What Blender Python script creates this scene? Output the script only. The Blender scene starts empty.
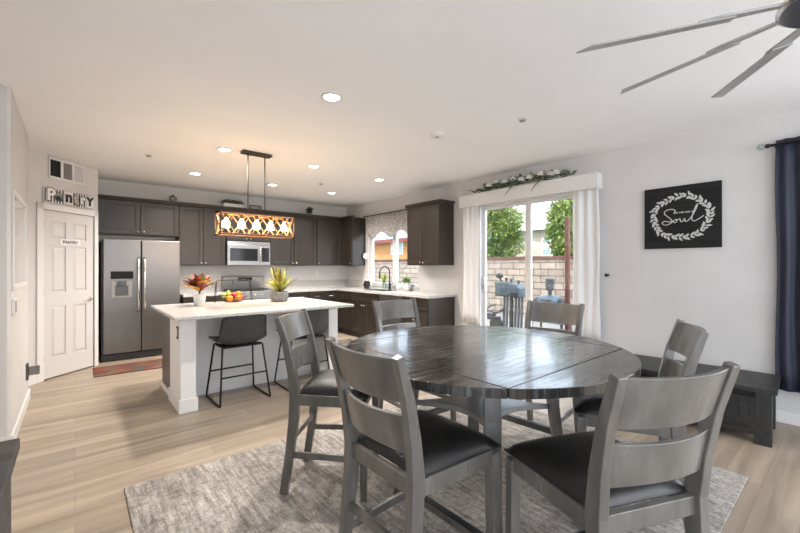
import bpy, bmesh, math, random
from mathutils import Vector, Matrix
random.seed(7)
PI = math.pi
S = bpy.context.scene
COL = S.collection

# ---------------------------------------------------------------- camera
HC = 1.37
cam = bpy.data.cameras.new('camera'); camo = bpy.data.objects.new('camera', cam); COL.objects.link(camo)
cam.sensor_width = 36.0; cam.lens = 36.0 * 385.0 / 800.0; cam.clip_start = 0.02; cam.clip_end = 300
camo.location = (0, 0, HC)
camo.rotation_euler = (PI / 2, 0, -math.atan(325.0 / 385.0))
# yaw: forward = (sin a, cos a) with a = atan(325/385)
S.camera = camo
# ---------------------------------------------------------------- view and world
S.view_settings.view_transform = 'Standard'
S.view_settings.look = 'None'
S.view_settings.gamma = 1.0
S.view_settings.use_curve_mapping = False
S.view_settings.exposure = 0.22
W = bpy.data.worlds.new('sky'); S.world = W; W.use_nodes = True
wn = W.node_tree.nodes; wl = W.node_tree.links; wn.clear()
wo = wn.new('ShaderNodeOutputWorld'); bg = wn.new('ShaderNodeBackground'); bg.inputs[1].default_value = 5.0
tc = wn.new('ShaderNodeTexCoord'); nz = wn.new('ShaderNodeTexNoise'); nz.inputs['Scale'].default_value = 3.0; nz.inputs['Detail'].default_value = 5
cr = wn.new('ShaderNodeValToRGB')
cr.color_ramp.elements[0].position = .38; cr.color_ramp.elements[0].color = (.62, .76, .95, 1)
cr.color_ramp.elements[1].position = .62; cr.color_ramp.elements[1].color = (.95, .96, 1, 1)
wl.new(tc.outputs['Generated'], nz.inputs['Vector']); wl.new(nz.outputs['Fac'], cr.inputs['Fac'])
wl.new(cr.outputs['Color'], bg.inputs[0]); wl.new(bg.outputs[0], wo.inputs[0])

def area(name, loc, rot, sx, sy, power, col=(1, 1, 1)):
    l = bpy.data.lights.new(name, 'AREA'); l.shape = 'RECTANGLE'; l.size = sx; l.size_y = sy; l.energy = power; l.color = col
    o = bpy.data.objects.new(name, l); COL.objects.link(o); o.location = loc; o.rotation_euler = rot
    return o
sun = bpy.data.lights.new('sun', 'SUN'); sun.energy = 4.0; sun.angle = math.radians(3); sun.color = (1, .95, .88)
so = bpy.data.objects.new('sun', sun); COL.objects.link(so); so.rotation_euler = (math.radians(18), math.radians(-38), 0)
# daylight lamps; the rear and left ones are added fill at unseen windows
area('rear_fill_lamp', (2.1, -3.28, 1.45), (PI / 2 + .6, 0, 0), 4.3, 2.0, 28, (.97, .985, 1))  # added rear fill, tilted up to brighten the ceiling
area('daylight_side_window', (4.97, -1.15, 1.4), (0, PI / 2, 0), 1.9, 2.2, 26, (.97, .985, 1))
area('left_fill_lamp', (-0.72, -1.2, 1.5), (0, -PI / 2 - .5, 0), 1.9, 2.6, 10, (.97, .985, 1))  # added left fill, no such window in view

# ---------------------------------------------------------------- materials
def mat(name, col, rough=.5, metal=0, spec=.5, emit=None, es=0, coat=0, trans=0):
    m = bpy.data.materials.new(name); m.use_nodes = True
    b = m.node_tree.nodes['Principled BSDF']
    b.inputs['Base Color'].default_value = (*col, 1); b.inputs['Roughness'].default_value = rough
    b.inputs['Metallic'].default_value = metal; b.inputs['Specular IOR Level'].default_value = spec
    b.inputs['Coat Weight'].default_value = coat; b.inputs['Transmission Weight'].default_value = trans
    if emit: b.inputs['Emission Color'].default_value = (*emit, 1); b.inputs['Emission Strength'].default_value = es
    return m
def noisy(name, c1, c2, scale=(5, 5, 5), rough=.5, metal=0, detail=5, lo=.35, hi=.65, bump=0, bscale=1, spec=.5, r2=None, coat=0):
    m = mat(name, c1, rough, metal, spec, coat=coat); t = m.node_tree; n = t.nodes; b = n['Principled BSDF']
    tc = n.new('ShaderNodeTexCoord'); mp = n.new('ShaderNodeMapping'); mp.inputs['Scale'].default_value = scale
    z = n.new('ShaderNodeTexNoise'); z.inputs['Scale'].default_value = 1; z.inputs['Detail'].default_value = detail
    r = n.new('ShaderNodeValToRGB'); r.color_ramp.elements[0].position = lo; r.color_ramp.elements[0].color = (*c1, 1)
    r.color_ramp.elements[1].position = hi; r.color_ramp.elements[1].color = (*c2, 1)
    t.links.new(tc.outputs['Object'], mp.inputs['Vector']); t.links.new(mp.outputs[0], z.inputs['Vector'])
    t.links.new(z.outputs['Fac'], r.inputs['Fac']); t.links.new(r.outputs['Color'], b.inputs['Base Color'])
    if r2 is not None:
        mr = n.new('ShaderNodeMapRange'); mr.inputs[1].default_value = lo; mr.inputs[2].default_value = hi
        mr.inputs[3].default_value = rough; mr.inputs[4].default_value = r2
        t.links.new(z.outputs['Fac'], mr.inputs[0]); t.links.new(mr.outputs[0], b.inputs['Roughness'])
    if bump:
        bp = n.new('ShaderNodeBump'); bp.inputs['Strength'].default_value = bump; bp.inputs['Distance'].default_value = .01 * bscale
        t.links.new(z.outputs['Fac'], bp.inputs['Height']); t.links.new(bp.outputs[0], b.inputs['Normal'])
    return m
def glassy(name, tint=(1, 1, 1), gloss=.06):
    m = bpy.data.materials.new(name); m.use_nodes = True; t = m.node_tree; n = t.nodes; n.clear()
    o = n.new('ShaderNodeOutputMaterial'); mx = n.new('ShaderNodeMixShader'); tr = n.new('ShaderNodeBsdfTransparent'); g = n.new('ShaderNodeBsdfGlossy')
    tr.inputs[0].default_value = (*tint, 1); g.inputs['Roughness'].default_value = .02; mx.inputs[0].default_value = gloss
    t.links.new(tr.outputs[0], mx.inputs[1]); t.links.new(g.outputs[0], mx.inputs[2]); t.links.new(mx.outputs[0], o.inputs[0])
    return m

M = {}
M['wall'] = noisy('wall_paint', (.59, .572, .552), (.62, .602, .582), (3, 3, 3), .85)
M['ceil'] = noisy('ceiling_paint', (.88, .885, .89), (.90, .905, .91), (2, 2, 2), .9)
M['white'] = mat('white_trim_paint', (.70, .685, .665), .45)
M['door'] = mat('white_door_paint', (.60, .58, .56), .4)
M['islewhite'] = mat('island_white_paint', (.84, .84, .84), .45)
M['cab'] = noisy('espresso_cabinet', (.022, .016, .0125), (.032, .0235, .018), (6, 6, 1.2), .34, r2=.42, spec=.55)
M['cabin'] = mat('cabinet_shadow_gap', (.02, .017, .015), .6)
M['steel'] = noisy('stainless_steel', (.20, .19, .18), (.215, .205, .195), (60, 60, 1.5), .34, .92, r2=.42)
M['steel2'] = noisy('bright_steel', (.36, .35, .34), (.40, .39, .38), (60, 60, 1.5), .30, .95, r2=.36)
M['chrome'] = mat('polished_nickel', (.75, .73, .7), .18, 1)
M['dsteel'] = mat('dark_steel', (.10, .10, .10), .4, .6)
M['blackgl'] = mat('black_glass', (.012, .012, .013), .12)
M['black'] = mat('black_metal', (.015, .015, .016), .4, .3)
M['mblack'] = mat('matte_black', (.02, .02, .02), .6)
M['leather'] = noisy('black_leather', (.009, .008, .0075), (.013, .012, .011), (40, 40, 40), .36, r2=.42, spec=.5, bump=.1)
M['chair'] = noisy('grey_washed_wood', (.062, .057, .049), (.130, .121, .107), (16, 16, 5), .40, lo=.3, hi=.7, bump=.12, bscale=.3, r2=.27, spec=.9, coat=.25)
M['table'] = None
M['stool'] = noisy('charcoal_stool_leather', (.052, .054, .056), (.068, .07, .072), (20, 20, 20), .42)
M['bench'] = noisy('dark_rustic_wood', (.010, .0095, .009), (.024, .023, .0215), (2, 26, 26), .45)
M['pot_w'] = mat('white_ceramic', (.75, .74, .72), .35)
M['pot_g'] = noisy('grey_stone_pot', (.16, .155, .15), (.24, .235, .225), (25, 25, 25), .75)
M['soil'] = mat('soil', (.03, .02, .014), .9)
M['leaf'] = noisy('green_leaf', (.06, .12, .025), (.14, .22, .05), (15, 15, 15), .5)
M['dleaf'] = noisy('dark_sage_leaf', (.035, .055, .03), (.09, .12, .075), (15, 15, 15), .6)
M['mleaf'] = noisy('olive_leaf', (.06, .08, .035), (.15, .18, .09), (15, 15, 15), .6)
M['redleaf'] = noisy('red_leaf', (.10, .014, .010), (.22, .04, .02), (18, 18, 18), .55)
M['orleaf'] = noisy('orange_leaf', (.55, .22, .03), (.7, .42, .06), (18, 18, 18), .4)
M['yleaf'] = noisy('yellow_green_leaf', (.20, .28, .03), (.58, .50, .07), (22, 22, 22), .4)
M['stripleaf'] = noisy('maroon_leaf', (.12, .06, .03), (.20, .20, .04), (22, 22, 22), .4)
M['orange'] = mat('orange_peel', (.68, .22, .01), .45)
M['apple'] = mat('red_fruit_skin', (.30, .03, .02), .3)
M['lime'] = mat('green_fruit_skin', (.35, .42, .08), .4)
M['glass'] = glassy('clear_glass', (.97, .98, .98), .05)
M['vase'] = glassy('vase_glass', (.85, .9, .88), .12)
M['navy'] = noisy('navy_curtain_fabric', (.012, .015, .028), (.02, .026, .05), (60, 60, 3), .6)
M['curtain'] = noisy('white_curtain_fabric', (.84, .83, .82), (.88, .87, .86), (80, 80, 4), .9)
def translucent(m, amt):
    t = m.node_tree; n = t.nodes; b = n['Principled BSDF']; o = n['Material Output']; tr = n.new('ShaderNodeBsdfTranslucent'); mx = n.new('ShaderNodeMixShader'); mx.inputs[0].default_value = amt
    src = b.inputs['Base Color'].links; 
    if src: t.links.new(src[0].from_socket, tr.inputs[0])
    t.links.new(b.outputs[0], mx.inputs[1]); t.links.new(tr.outputs[0], mx.inputs[2]); t.links.new(mx.outputs[0], o.inputs[0])
translucent(M['curtain'], .22)
M['brown_iron'] = mat('brown_iron', (.06, .045, .035), .5, .5)
M['lampwood'] = noisy('lamp_frame_wood', (.30, .15, .07), (.45, .24, .11), (30, 30, 30), .6)
M['bulb'] = mat('glowing_bulb', (1, .8, .5), .4, emit=(1, .62, .28), es=38)
M['display'] = mat('dark_display', (.01, .01, .01), .5, spec=.2)
M['downlight'] = mat('downlight_lens', (1, 1, 1), .5, emit=(1, .95, .88), es=14)
M['grille'] = mat('vent_grey', (.32, .30, .28), .6)
M['fan'] = mat('brushed_nickel_fan', (.40, .395, .385), .38, .6)
M['flower'] = mat('white_flower', (.82, .81, .78), .7)

def tree_links(m): return m.node_tree.nodes, m.node_tree.links
def make_floor():
    m = mat('oak_planks', (.4, .3, .2), .38); n, l = tree_links(m); b = n['Principled BSDF']
    tc = n.new('ShaderNodeTexCoord'); br = n.new('ShaderNodeTexBrick'); l.new(tc.outputs['Object'], br.inputs['Vector'])
    br.inputs['Color1'].default_value = (.41, .34, .265, 1); br.inputs['Color2'].default_value = (.315, .255, .195, 1)
    br.inputs['Mortar'].default_value = (.25, .20, .16, 1); br.inputs['Scale'].default_value = 1; br.inputs['Mortar Size'].default_value = .0016
    br.inputs['Brick Width'].default_value = 1.25; br.inputs['Row Height'].default_value = .19; br.offset = .37; br.inputs['Bias'].default_value = -.1
    mp = n.new('ShaderNodeMapping'); mp.inputs['Scale'].default_value = (.9, 11, 1); l.new(tc.outputs['Object'], mp.inputs['Vector'])
    z = n.new('ShaderNodeTexNoise'); z.inputs['Scale'].default_value = 1; z.inputs['Detail'].default_value = 7; z.inputs['Distortion'].default_value = .6; l.new(mp.outputs[0], z.inputs['Vector'])
    r = n.new('ShaderNodeValToRGB'); r.color_ramp.elements[0].position = .3; r.color_ramp.elements[0].color = (.62, .58, .54, 1); r.color_ramp.elements[1].position = .68; r.color_ramp.elements[1].color = (1.08, 1.06, 1.04, 1)
    l.new(z.outputs['Fac'], r.inputs['Fac'])
    mx = n.new('ShaderNodeMix'); mx.data_type = 'RGBA'; mx.blend_type = 'MULTIPLY'; mx.inputs[0].default_value = 1
    l.new(br.outputs['Color'], mx.inputs[6]); l.new(r.outputs['Color'], mx.inputs[7]); l.new(mx.outputs[2], b.inputs['Base Color'])
    b.inputs['Roughness'].default_value = .36
    return m
M['floor'] = make_floor()
def make_brick(name, c1, c2, mo, bw, rh, ms, rot):
    m = mat(name, c1, .9); n, l = tree_links(m); b = n['Principled BSDF']
    tc = n.new('ShaderNodeTexCoord'); sp = n.new('ShaderNodeSeparateXYZ'); cb = n.new('ShaderNodeCombineXYZ'); l.new(tc.outputs['Object'], sp.inputs[0]); l.new(sp.outputs['Y'], cb.inputs['X']); l.new(sp.outputs['Z'], cb.inputs['Y'])
    br = n.new('ShaderNodeTexBrick'); l.new(cb.outputs[0], br.inputs[0])
    for k, v in (('Color1', c1), ('Color2', c2), ('Mortar', mo)): br.inputs[k].default_value = (*v, 1)
    br.inputs['Scale'].default_value = 1; br.inputs['Brick Width'].default_value = bw; br.inputs['Row Height'].default_value = rh; br.inputs['Mortar Size'].default_value = ms
    z = n.new('ShaderNodeTexNoise'); z.inputs['Scale'].default_value = 4; z.inputs['Detail'].default_value = 6; l.new(tc.outputs['Object'], z.inputs[0])
    r = n.new('ShaderNodeValToRGB'); r.color_ramp.elements[0].position = .3; r.color_ramp.elements[0].color = (.75, .72, .7, 1); r.color_ramp.elements[1].position = .7; r.color_ramp.elements[1].color = (1.1, 1.08, 1.05, 1)
    l.new(z.outputs['Fac'], r.inputs[0])
    mx = n.new('ShaderNodeMix'); mx.data_type = 'RGBA'; mx.blend_type = 'MULTIPLY'; mx.inputs[0].default_value = 1
    l.new(br.outputs['Color'], mx.inputs[6]); l.new(r.outputs[0], mx.inputs[7]); l.new(mx.outputs[2], b.inputs['Base Color'])
    return m
M['block'] = make_brick('slump_block', (.30, .25, .20), (.235, .195, .155), (.10, .08, .065), .44, .185, .016, (PI / 2, 0, PI / 2))
M['capbrick'] = noisy('red_cap_brick', (.07, .028, .02), (.11, .045, .032), (6, 6, 6), .9)
def make_table():
    m = mat('charcoal_table_wood', (.05, .05, .05), .2); n, l = tree_links(m); b = n['Principled BSDF']
    tc = n.new('ShaderNodeTexCoord'); mp = n.new('ShaderNodeMapping'); mp.inputs['Scale'].default_value = (2.5, 45, 2.5); mp.inputs['Rotation'].default_value = (0, 0, .0)
    l.new(tc.outputs['Object'], mp.inputs[0])
    z = n.new('ShaderNodeTexNoise'); z.inputs['Scale'].default_value = 1; z.inputs['Detail'].default_value = 8; z.inputs['Distortion'].default_value = 1.2; l.new(mp.outputs[0], z.inputs[0])
    r = n.new('ShaderNodeValToRGB'); r.color_ramp.elements[0].position = .35; r.color_ramp.elements[0].color = (.012, .011, .010, 1); r.color_ramp.elements[1].position = .7; r.color_ramp.elements[1].color = (.05, .047, .044, 1)
    l.new(z.outputs['Fac'], r.inputs[0]); l.new(r.outputs[0], b.inputs['Base Color'])
    z2 = n.new('ShaderNodeTexNoise'); z2.inputs['Scale'].default_value = 2.2; z2.inputs['Detail'].default_value = 6; l.new(tc.outputs['Object'], z2.inputs[0])
    mr = n.new('ShaderNodeMapRange'); mr.inputs[1].default_value = .4; mr.inputs[2].default_value = .62; mr.inputs[3].default_value = .10; mr.inputs[4].default_value = .36
    ma = n.new('ShaderNodeMath'); ma.operation = 'ADD'; mb = n.new('ShaderNodeMath'); mb.operation = 'MULTIPLY'; mb.inputs[1].default_value = .5; l.new(z2.outputs['Fac'], ma.inputs[0]); l.new(z.outputs['Fac'], ma.inputs[1]); l.new(ma.outputs[0], mb.inputs[0]); l.new(mb.outputs[0], mr.inputs[0]); l.new(mr.outputs[0], b.inputs['Roughness'])
    bp = n.new('ShaderNodeBump'); bp.inputs['Strength'].default_value = .5; bp.inputs['Distance'].default_value = .003
    l.new(z.outputs['Fac'], bp.inputs['Height']); l.new(bp.outputs[0], b.inputs['Normal'])
    b.inputs['Specular IOR Level'].default_value = .65; b.inputs['IOR'].default_value = 1.5; b.inputs['Coat Weight'].default_value = .35; b.inputs['Coat Roughness'].default_value = .08; b.inputs['Coat IOR'].default_value = 1.5
    return m
M['table'] = make_table()
def make_rug():
    m = mat('distressed_rug', (.4, .38, .36), .98, spec=.1); n, l = tree_links(m); b = n['Principled BSDF']
    tc = n.new('ShaderNodeTexCoord')
    def nz(scale, rough, lo, hi, a, c, det=6, dist=0):
        mp = n.new('ShaderNodeMapping'); mp.inputs['Scale'].default_value = scale; l.new(tc.outputs['Object'], mp.inputs[0])
        z = n.new('ShaderNodeTexNoise'); z.inputs['Scale'].default_value = 1; z.inputs['Detail'].default_value = det; z.inputs['Roughness'].default_value = rough; z.inputs['Distortion'].default_value = dist; l.new(mp.outputs[0], z.inputs[0])
        r = n.new('ShaderNodeValToRGB'); r.color_ramp.elements[0].position = lo; r.color_ramp.elements[0].color = (*a, 1); r.color_ramp.elements[1].position = hi; r.color_ramp.elements[1].color = (*c, 1)
        l.new(z.outputs['Fac'], r.inputs[0]); return r.outputs[0]
    def mul(a, c):
        x = n.new('ShaderNodeMix'); x.data_type = 'RGBA'; x.blend_type = 'MULTIPLY'; x.inputs[0].default_value = 1; l.new(a, x.inputs[6]); l.new(c, x.inputs[7]); return x.outputs[2]
    a = nz((2.2, 1.4, 1), .75, .36, .64, (.34, .315, .29), (.60, .57, .535), 8, .4)
    c = nz((38, 4, 1), .7, .36, .62, (.52, .50, .48), (1.06, 1.05, 1.04))
    d = nz((90, 90, 1), .5, .3, .7, (.8, .8, .8), (1.1, 1.1, 1.1), 2)
    e = nz((14, 26, 1), .85, .40, .52, (.66, .64, .62), (1, 1, 1), 8)
    wv = n.new('ShaderNodeTexVoronoi'); wv.feature = 'DISTANCE_TO_EDGE'; mpv = n.new('ShaderNodeMapping'); mpv.inputs['Scale'].default_value = (7, 3.2, 1); l.new(tc.outputs['Object'], mpv.inputs[0]); l.new(mpv.outputs[0], wv.inputs['Vector'])
    rv = n.new('ShaderNodeValToRGB'); rv.color_ramp.elements[0].position = .02; rv.color_ramp.elements[0].color = (.80, .79, .78, 1); rv.color_ramp.elements[1].position = .09; rv.color_ramp.elements[1].color = (1, 1, 1, 1); l.new(wv.outputs['Distance'], rv.inputs[0])
    l.new(mul(mul(mul(mul(a, c), d), e), rv.outputs[0]), b.inputs['Base Color'])
    return m
M['rug'] = make_rug()
def make_quartz():
    m = mat('white_quartz', (.7, .69, .67), .22); n, l = tree_links(m); b = n['Principled BSDF']
    tc = n.new('ShaderNodeTexCoord')
    z = n.new('ShaderNodeTexNoise'); z.inputs['Scale'].default_value = 55; z.inputs['Detail'].default_value = 6; z.inputs['Roughness'].default_value = .7; l.new(tc.outputs['Object'], z.inputs[0])
    r = n.new('ShaderNodeValToRGB'); r.color_ramp.elements[0].position = .36; r.color_ramp.elements[0].color = (.25, .225, .20, 1); r.color_ramp.elements[1].position = .52; r.color_ramp.elements[1].color = (.52, .505, .485, 1)
    l.new(z.outputs['Fac'], r.inputs[0]); l.new(r.outputs[0], b.inputs['Base Color'])
    return m
M['quartz'] = make_quartz()
M['mat'] = None
def make_mat_runner():
    m = mat('woven_mat', (.1, .1, .1), .95, spec=.1); n, l = tree_links(m); b = n['Principled BSDF']
    tc = n.new('ShaderNodeTexCoord'); mp = n.new('ShaderNodeMapping'); mp.inputs['Scale'].default_value = (3.5, 7, 1); l.new(tc.outputs['Object'], mp.inputs[0])
    z = n.new('ShaderNodeTexNoise'); z.inputs['Scale'].default_value = 1; z.inputs['Detail'].default_value = 2; l.new(mp.outputs[0], z.inputs[0])
    r = n.new('ShaderNodeValToRGB'); e = r.color_ramp.elements
    e[0].position = .40; e[0].color = (.075, .07, .062, 1); e[1].position = .50; e[1].color = (.17, .04, .025, 1)
    x = e.new(.56); x.color = (.19, .07, .04, 1); x = e.new(.60); x.color = (.12, .10, .085, 1)
    l.new(z.outputs['Fac'], r.inputs[0]); l.new(r.outputs[0], b.inputs['Base Color'])
    return m
M['mat'] = make_mat_runner()
M['darkmat'] = noisy('dark_mat', (.03, .028, .027), (.16, .14, .12), (9, 9, 9), .95)
M['valfab'] = noisy('patterned_valance_fabric', (.46, .43, .41), (.70, .67, .64), (26, 26, 26), .9, lo=.42, hi=.56, detail=3); translucent(M['valfab'], .35)

# ---------------------------------------------------------------- mesh helpers
class MB:
    def __init__(s): s.b = bmesh.new()
    def face(s, vs): 
        try: return s.b.faces.new(vs)
        except ValueError: return None
    def v(s, p): return s.b.verts.new(p)
    def box(s, x0, x1, y0, y1, z0, z1):
        P_ = [(x0, y0, z0), (x1, y0, z0), (x1, y1, z0), (x0, y1, z0), (x0, y0, z1), (x1, y0, z1), (x1, y1, z1), (x0, y1, z1)]
        v = [s.v(p) for p in P_]
        for f in ((3, 2, 1, 0), (4, 5, 6, 7), (0, 1, 5, 4), (1, 2, 6, 5), (2, 3, 7, 6), (3, 0, 4, 7)): s.face([v[i] for i in f])
        return s
    def bar(s, a, b_, w, d, up=(0, 0, 1)):
        return s.sweep([a, b_], [(w, d), (w, d)], up)
    def sweep(s, pts, wd, up=(0, 1, 0)):
        pts = [Vector(p) for p in pts]; rings = []
        for i, p in enumerate(pts):
            t = (pts[min(i + 1, len(pts) - 1)] - pts[max(i - 1, 0)]).normalized()
            u = Vector(up); sx = t.cross(u)
            if sx.length < 1e-4: sx = t.cross(Vector((1, 0, 0)))
            sx.normalize(); sy = sx.cross(t).normalized(); w, d = wd[i] if isinstance(wd, list) else wd
            rings.append([s.v(p + sx * a * w / 2 + sy * c * d / 2) for a, c in ((-1, -1), (1, -1), (1, 1), (-1, 1))])
        for r, q in zip(rings, rings[1:]):
            for k in range(4): s.face([r[k], r[(k + 1) % 4], q[(k + 1) % 4], q[k]])
        s.face(rings[0][::-1]); s.face(rings[-1]); return s
    def tube(s, pts, r, n=8, closed=False, cap=True):
        pts = [Vector(p) for p in pts]; rings = []; prev = None; N = len(pts)
        for i, p in enumerate(pts):
            if closed: t = (pts[(i + 1) % N] - pts[(i - 1) % N])
            else: t = (pts[min(i + 1, N - 1)] - pts[max(i - 1, 0)])
            t.normalize()
            if prev is None:
                a = Vector((0, 0, 1)) if abs(t.z) < .9 else Vector((1, 0, 0)); sx = t.cross(a).normalized()
            else:
                sx = (prev - t * prev.dot(t)); sx = sx.normalized() if sx.length > 1e-5 else t.orthogonal().normalized()
            prev = sx; sy = t.cross(sx); rr = r[i] if isinstance(r, list) else r
            rings.append([s.v(p + (sx * math.cos(2 * PI * k / n) + sy * math.sin(2 * PI * k / n)) * rr) for k in range(n)])
        rr_ = list(zip(rings, rings[1:])) + ([(rings[-1], rings[0])] if closed else [])
        for a, b_ in rr_:
            for k in range(n): s.face([a[k], a[(k + 1) % n], b_[(k + 1) % n], b_[k]])
        if cap and not closed: s.face(rings[0][::-1]); s.face(rings[-1])
        return s
    def lathe(s, prof, c=(0, 0, 0), n=24, axis='z', cap=True):
        rings = []
        for r, z in prof:
            ring = []
            for k in range(n):
                a = 2 * PI * k / n; x, y = r * math.cos(a), r * math.sin(a)
                p = (x, y, z) if axis == 'z' else ((z, x, y) if axis == 'x' else (y, z, x))
                ring.append(s.v((p[0] + c[0], p[1] + c[1], p[2] + c[2])))
            rings.append(ring)
        for a, b_ in zip(rings, rings[1:]):
            for k in range(n): s.face([a[k], a[(k + 1) % n], b_[(k + 1) % n], b_[k]])
        if cap: s.face(rings[0][::-1]); s.face(rings[-1])
        return s
    def ball(s, c, r, n=12, m=8, sc=(1, 1, 1)):
        bmesh.ops.create_uvsphere(s.b, u_segments=n, v_segments=m, radius=r, matrix=Matrix.Translation(c) @ Matrix.Diagonal((*sc, 1)))
        return s
    def prism(s, poly, z0, z1, f=None):
        f = f or (lambda x, y, z: (x, y, z))
        a = [s.v(f(x, y, z0)) for x, y in poly]; b_ = [s.v(f(x, y, z1)) for x, y in poly]; n = len(poly)
        s.face(a[::-1]); s.face(b_)
        for k in range(n): s.face([a[k], a[(k + 1) % n], b_[(k + 1) % n], b_[k]])
        return s
    def surf(s, fn, nu, nv):
        g = [[s.v(fn(i / nu, j / nv)) for j in range(nv + 1)] for i in range(nu + 1)]
        for i in range(nu):
            for j in range(nv): s.face([g[i][j], g[i + 1][j], g[i + 1][j + 1], g[i][j + 1]])
        return s
    def leaf(s, p, d, L, w, bend=.3, up=(0, 0, 1), seg=4):
        p = Vector(p); d = Vector(d).normalized(); u = Vector(up); sx = d.cross(u)
        if sx.length < .05: sx = d.orthogonal()
        sx.normalize(); nrm = sx.cross(d).normalized(); prev = None
        for i in range(seg + 1):
            t = i / seg; q = p + d * L * t - Vector((0, 0, 1)) * bend * L * t * t
            ww = w * (math.sin(PI * (t * .86 + .1))) * .5
            if i == seg: ww = w * .03
            row = [s.v(q - sx * ww + nrm * ww * .3), s.v(q), s.v(q + sx * ww + nrm * ww * .3)]
            if prev:
                s.face([prev[0], prev[1], row[1], row[0]]); s.face([prev[1], prev[2], row[2], row[1]])
            prev = row
        return s
    def build(s, name, m, parent=None, smooth=False, bevel=0, solid=0, subsurf=0, autos=False):
        bmesh.ops.recalc_face_normals(s.b, faces=s.b.faces[:])
        me = bpy.data.meshes.new(name); s.b.to_mesh(me); s.b.free()
        o = bpy.data.objects.new(name, me); COL.objects.link(o)
        ms = m if isinstance(m, (list, tuple)) else [m]
        for mm in ms: me.materials.append(mm)
        if smooth:
            for p in me.polygons: p.use_smooth = True
        if parent: o.parent = parent
        if solid:
            md = o.modifiers.new('solid', 'SOLIDIFY'); md.thickness = solid; md.offset = 0
        if bevel:
            md = o.modifiers.new('bevel', 'BEVEL'); md.width = bevel; md.segments = 2; md.limit_method = 'ANGLE'; md.angle_limit = .6
        if subsurf:
            md = o.modifiers.new('sub', 'SUBSURF'); md.levels = subsurf; md.render_levels = subsurf
        if autos:
            for p in me.polygons: p.use_smooth = True
            me.set_sharp_from_angle(angle=.7)
        return o
def tag(o, label=None, cat=None, group=None, kind=None):
    if label: o['label'] = label
    if cat: o['category'] = cat
    if group: o['group'] = group
    if kind: o['kind'] = kind
    return o
def thing(name, label, cat, loc=(0, 0, 0), rz=0, group=None):
    o = bpy.data.objects.new(name, None); COL.objects.link(o); o.location = loc; o.rotation_euler = (0, 0, rz); o.empty_display_size = .1
    return tag(o, label, cat, group)
def struct(o): o['kind'] = 'structure'; return o
def copy_tree(o, parent=None):
    c = o.copy(); COL.objects.link(c)
    if parent: c.parent = parent
    for ch in [x for x in S.objects if x.parent == o]: copy_tree(ch, c)
    return c
def text_obj(name, txt, size, m, parent, loc, rot, depth=.002, bold=0, align='CENTER', xs=1):
    cu = bpy.data.curves.new(name, 'FONT'); cu.body = txt; cu.size = size; cu.extrude = depth; cu.offset = bold; cu.align_x = align; cu.align_y = 'CENTER'
    t = bpy.data.objects.new(name, cu); COL.objects.link(t)
    dg = bpy.context.evaluated_depsgraph_get(); me = bpy.data.meshes.new_from_object(t.evaluated_get(dg)); bpy.data.objects.remove(t)
    me.name = name; me.materials.clear(); me.materials.append(m)
    o = bpy.data.objects.new(name, me); COL.objects.link(o); o.parent = parent; o.location = loc; o.rotation_euler = rot; o.scale = (xs, 1, 1)
    return o

# ---------------------------------------------------------------- setting
XR, YB, H = 4.75, 7.53, 2.72
YF = -3.2
struct(MB().box(-2.2, XR, YF, YB, -.1, 0).build('floor', M['floor']))
struct(MB().box(-2.2, XR + .15, YF - .15, YB + .15, H, H + .12).build('ceiling', M['ceil']))
struct(MB().box(-2.2, XR + .15, YB, YB + .15, -.1, H).build('wall_back', M['wall']))
b = MB()
# right wall with kitchen window, sliding door and side window
KW = (5.12, 6.66, .99, 2.15); SD = (2.0, 3.79, .0, 2.31); RW = (-2.1, .12, .45, 2.25)
ys = [YF, RW[0], RW[1], SD[0], SD[1], KW[0], KW[1], YB]
for a, c in ((0, 1), (2, 3), (4, 5), (6, 7)): b.box(XR, XR + .15, ys[a], ys[c], -.1, H)
for op in (KW, SD, RW):
    b.box(XR, XR + .15, op[0], op[1], op[3], H)
    b.box(XR, XR + .15, op[0], op[1], -.1, op[2])
struct(b.build('wall_right', M['wall']))
b = MB(); b.box(-.62, 4.9, YF - .15, YF, -.1, .4); b.box(-.62, 4.9, YF - .15, YF, 2.5, H); b.box(-.62, -.1, YF - .15, YF, .4, 2.5); b.box(4.3, 4.9, YF - .15, YF, .4, 2.5)
struct(b.build('wall_front', M['wall']))
b = MB(); b.box(-.74, -.62, YF, -2.6, -.1, H); b.box(-.74, -.62, .1, 4.1, -.1, H); b.box(-.74, -.62, -2.6, .1, -.1, .45); b.box(-.74, -.62, -2.6, .1, 2.5, H)
b.prism([(-.74, 4.1), (-.39, 4.1), (-.37, 4.12), (-.37, 5.52), (-.39, 5.54), (-.74, 5.54)], -.1, H)
b.box(-1.1, -.98, 5.54, 7.53, -.1, H); b.box(-1.1, -.74, 5.42, 5.54, -.1, H)
struct(b.build('wall_left', M['wall']))
for k, (x0, x1, z0, z1) in enumerate(((-.1, 4.3, .4, 2.5),)):
    w = MB()
    for q in range(4):
        xx = x0 + (x1 - x0 - .05) * q / 3; w.box(xx, xx + .05, YF - .1, YF - .04, z0, z1)
    w.box(x0, x1, YF - .095, YF - .045, z0, z0 + .05); w.box(x0, x1, YF - .095, YF - .045, z1 - .05, z1)
    struct(w.build('unseen_window_3', M['white']))  # unseen window, added to bring daylight in from behind
w = MB(); 
for y in (-2.6, -1.28, .05): w.box(-.71, -.65, y, y + .05, .45, 2.5)
w.box(-.71, -.65, -2.6, .1, .45, .5); w.box(-.71, -.65, -2.6, .1, 2.45, 2.5)
struct(w.build('window_4', M['white']))
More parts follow.
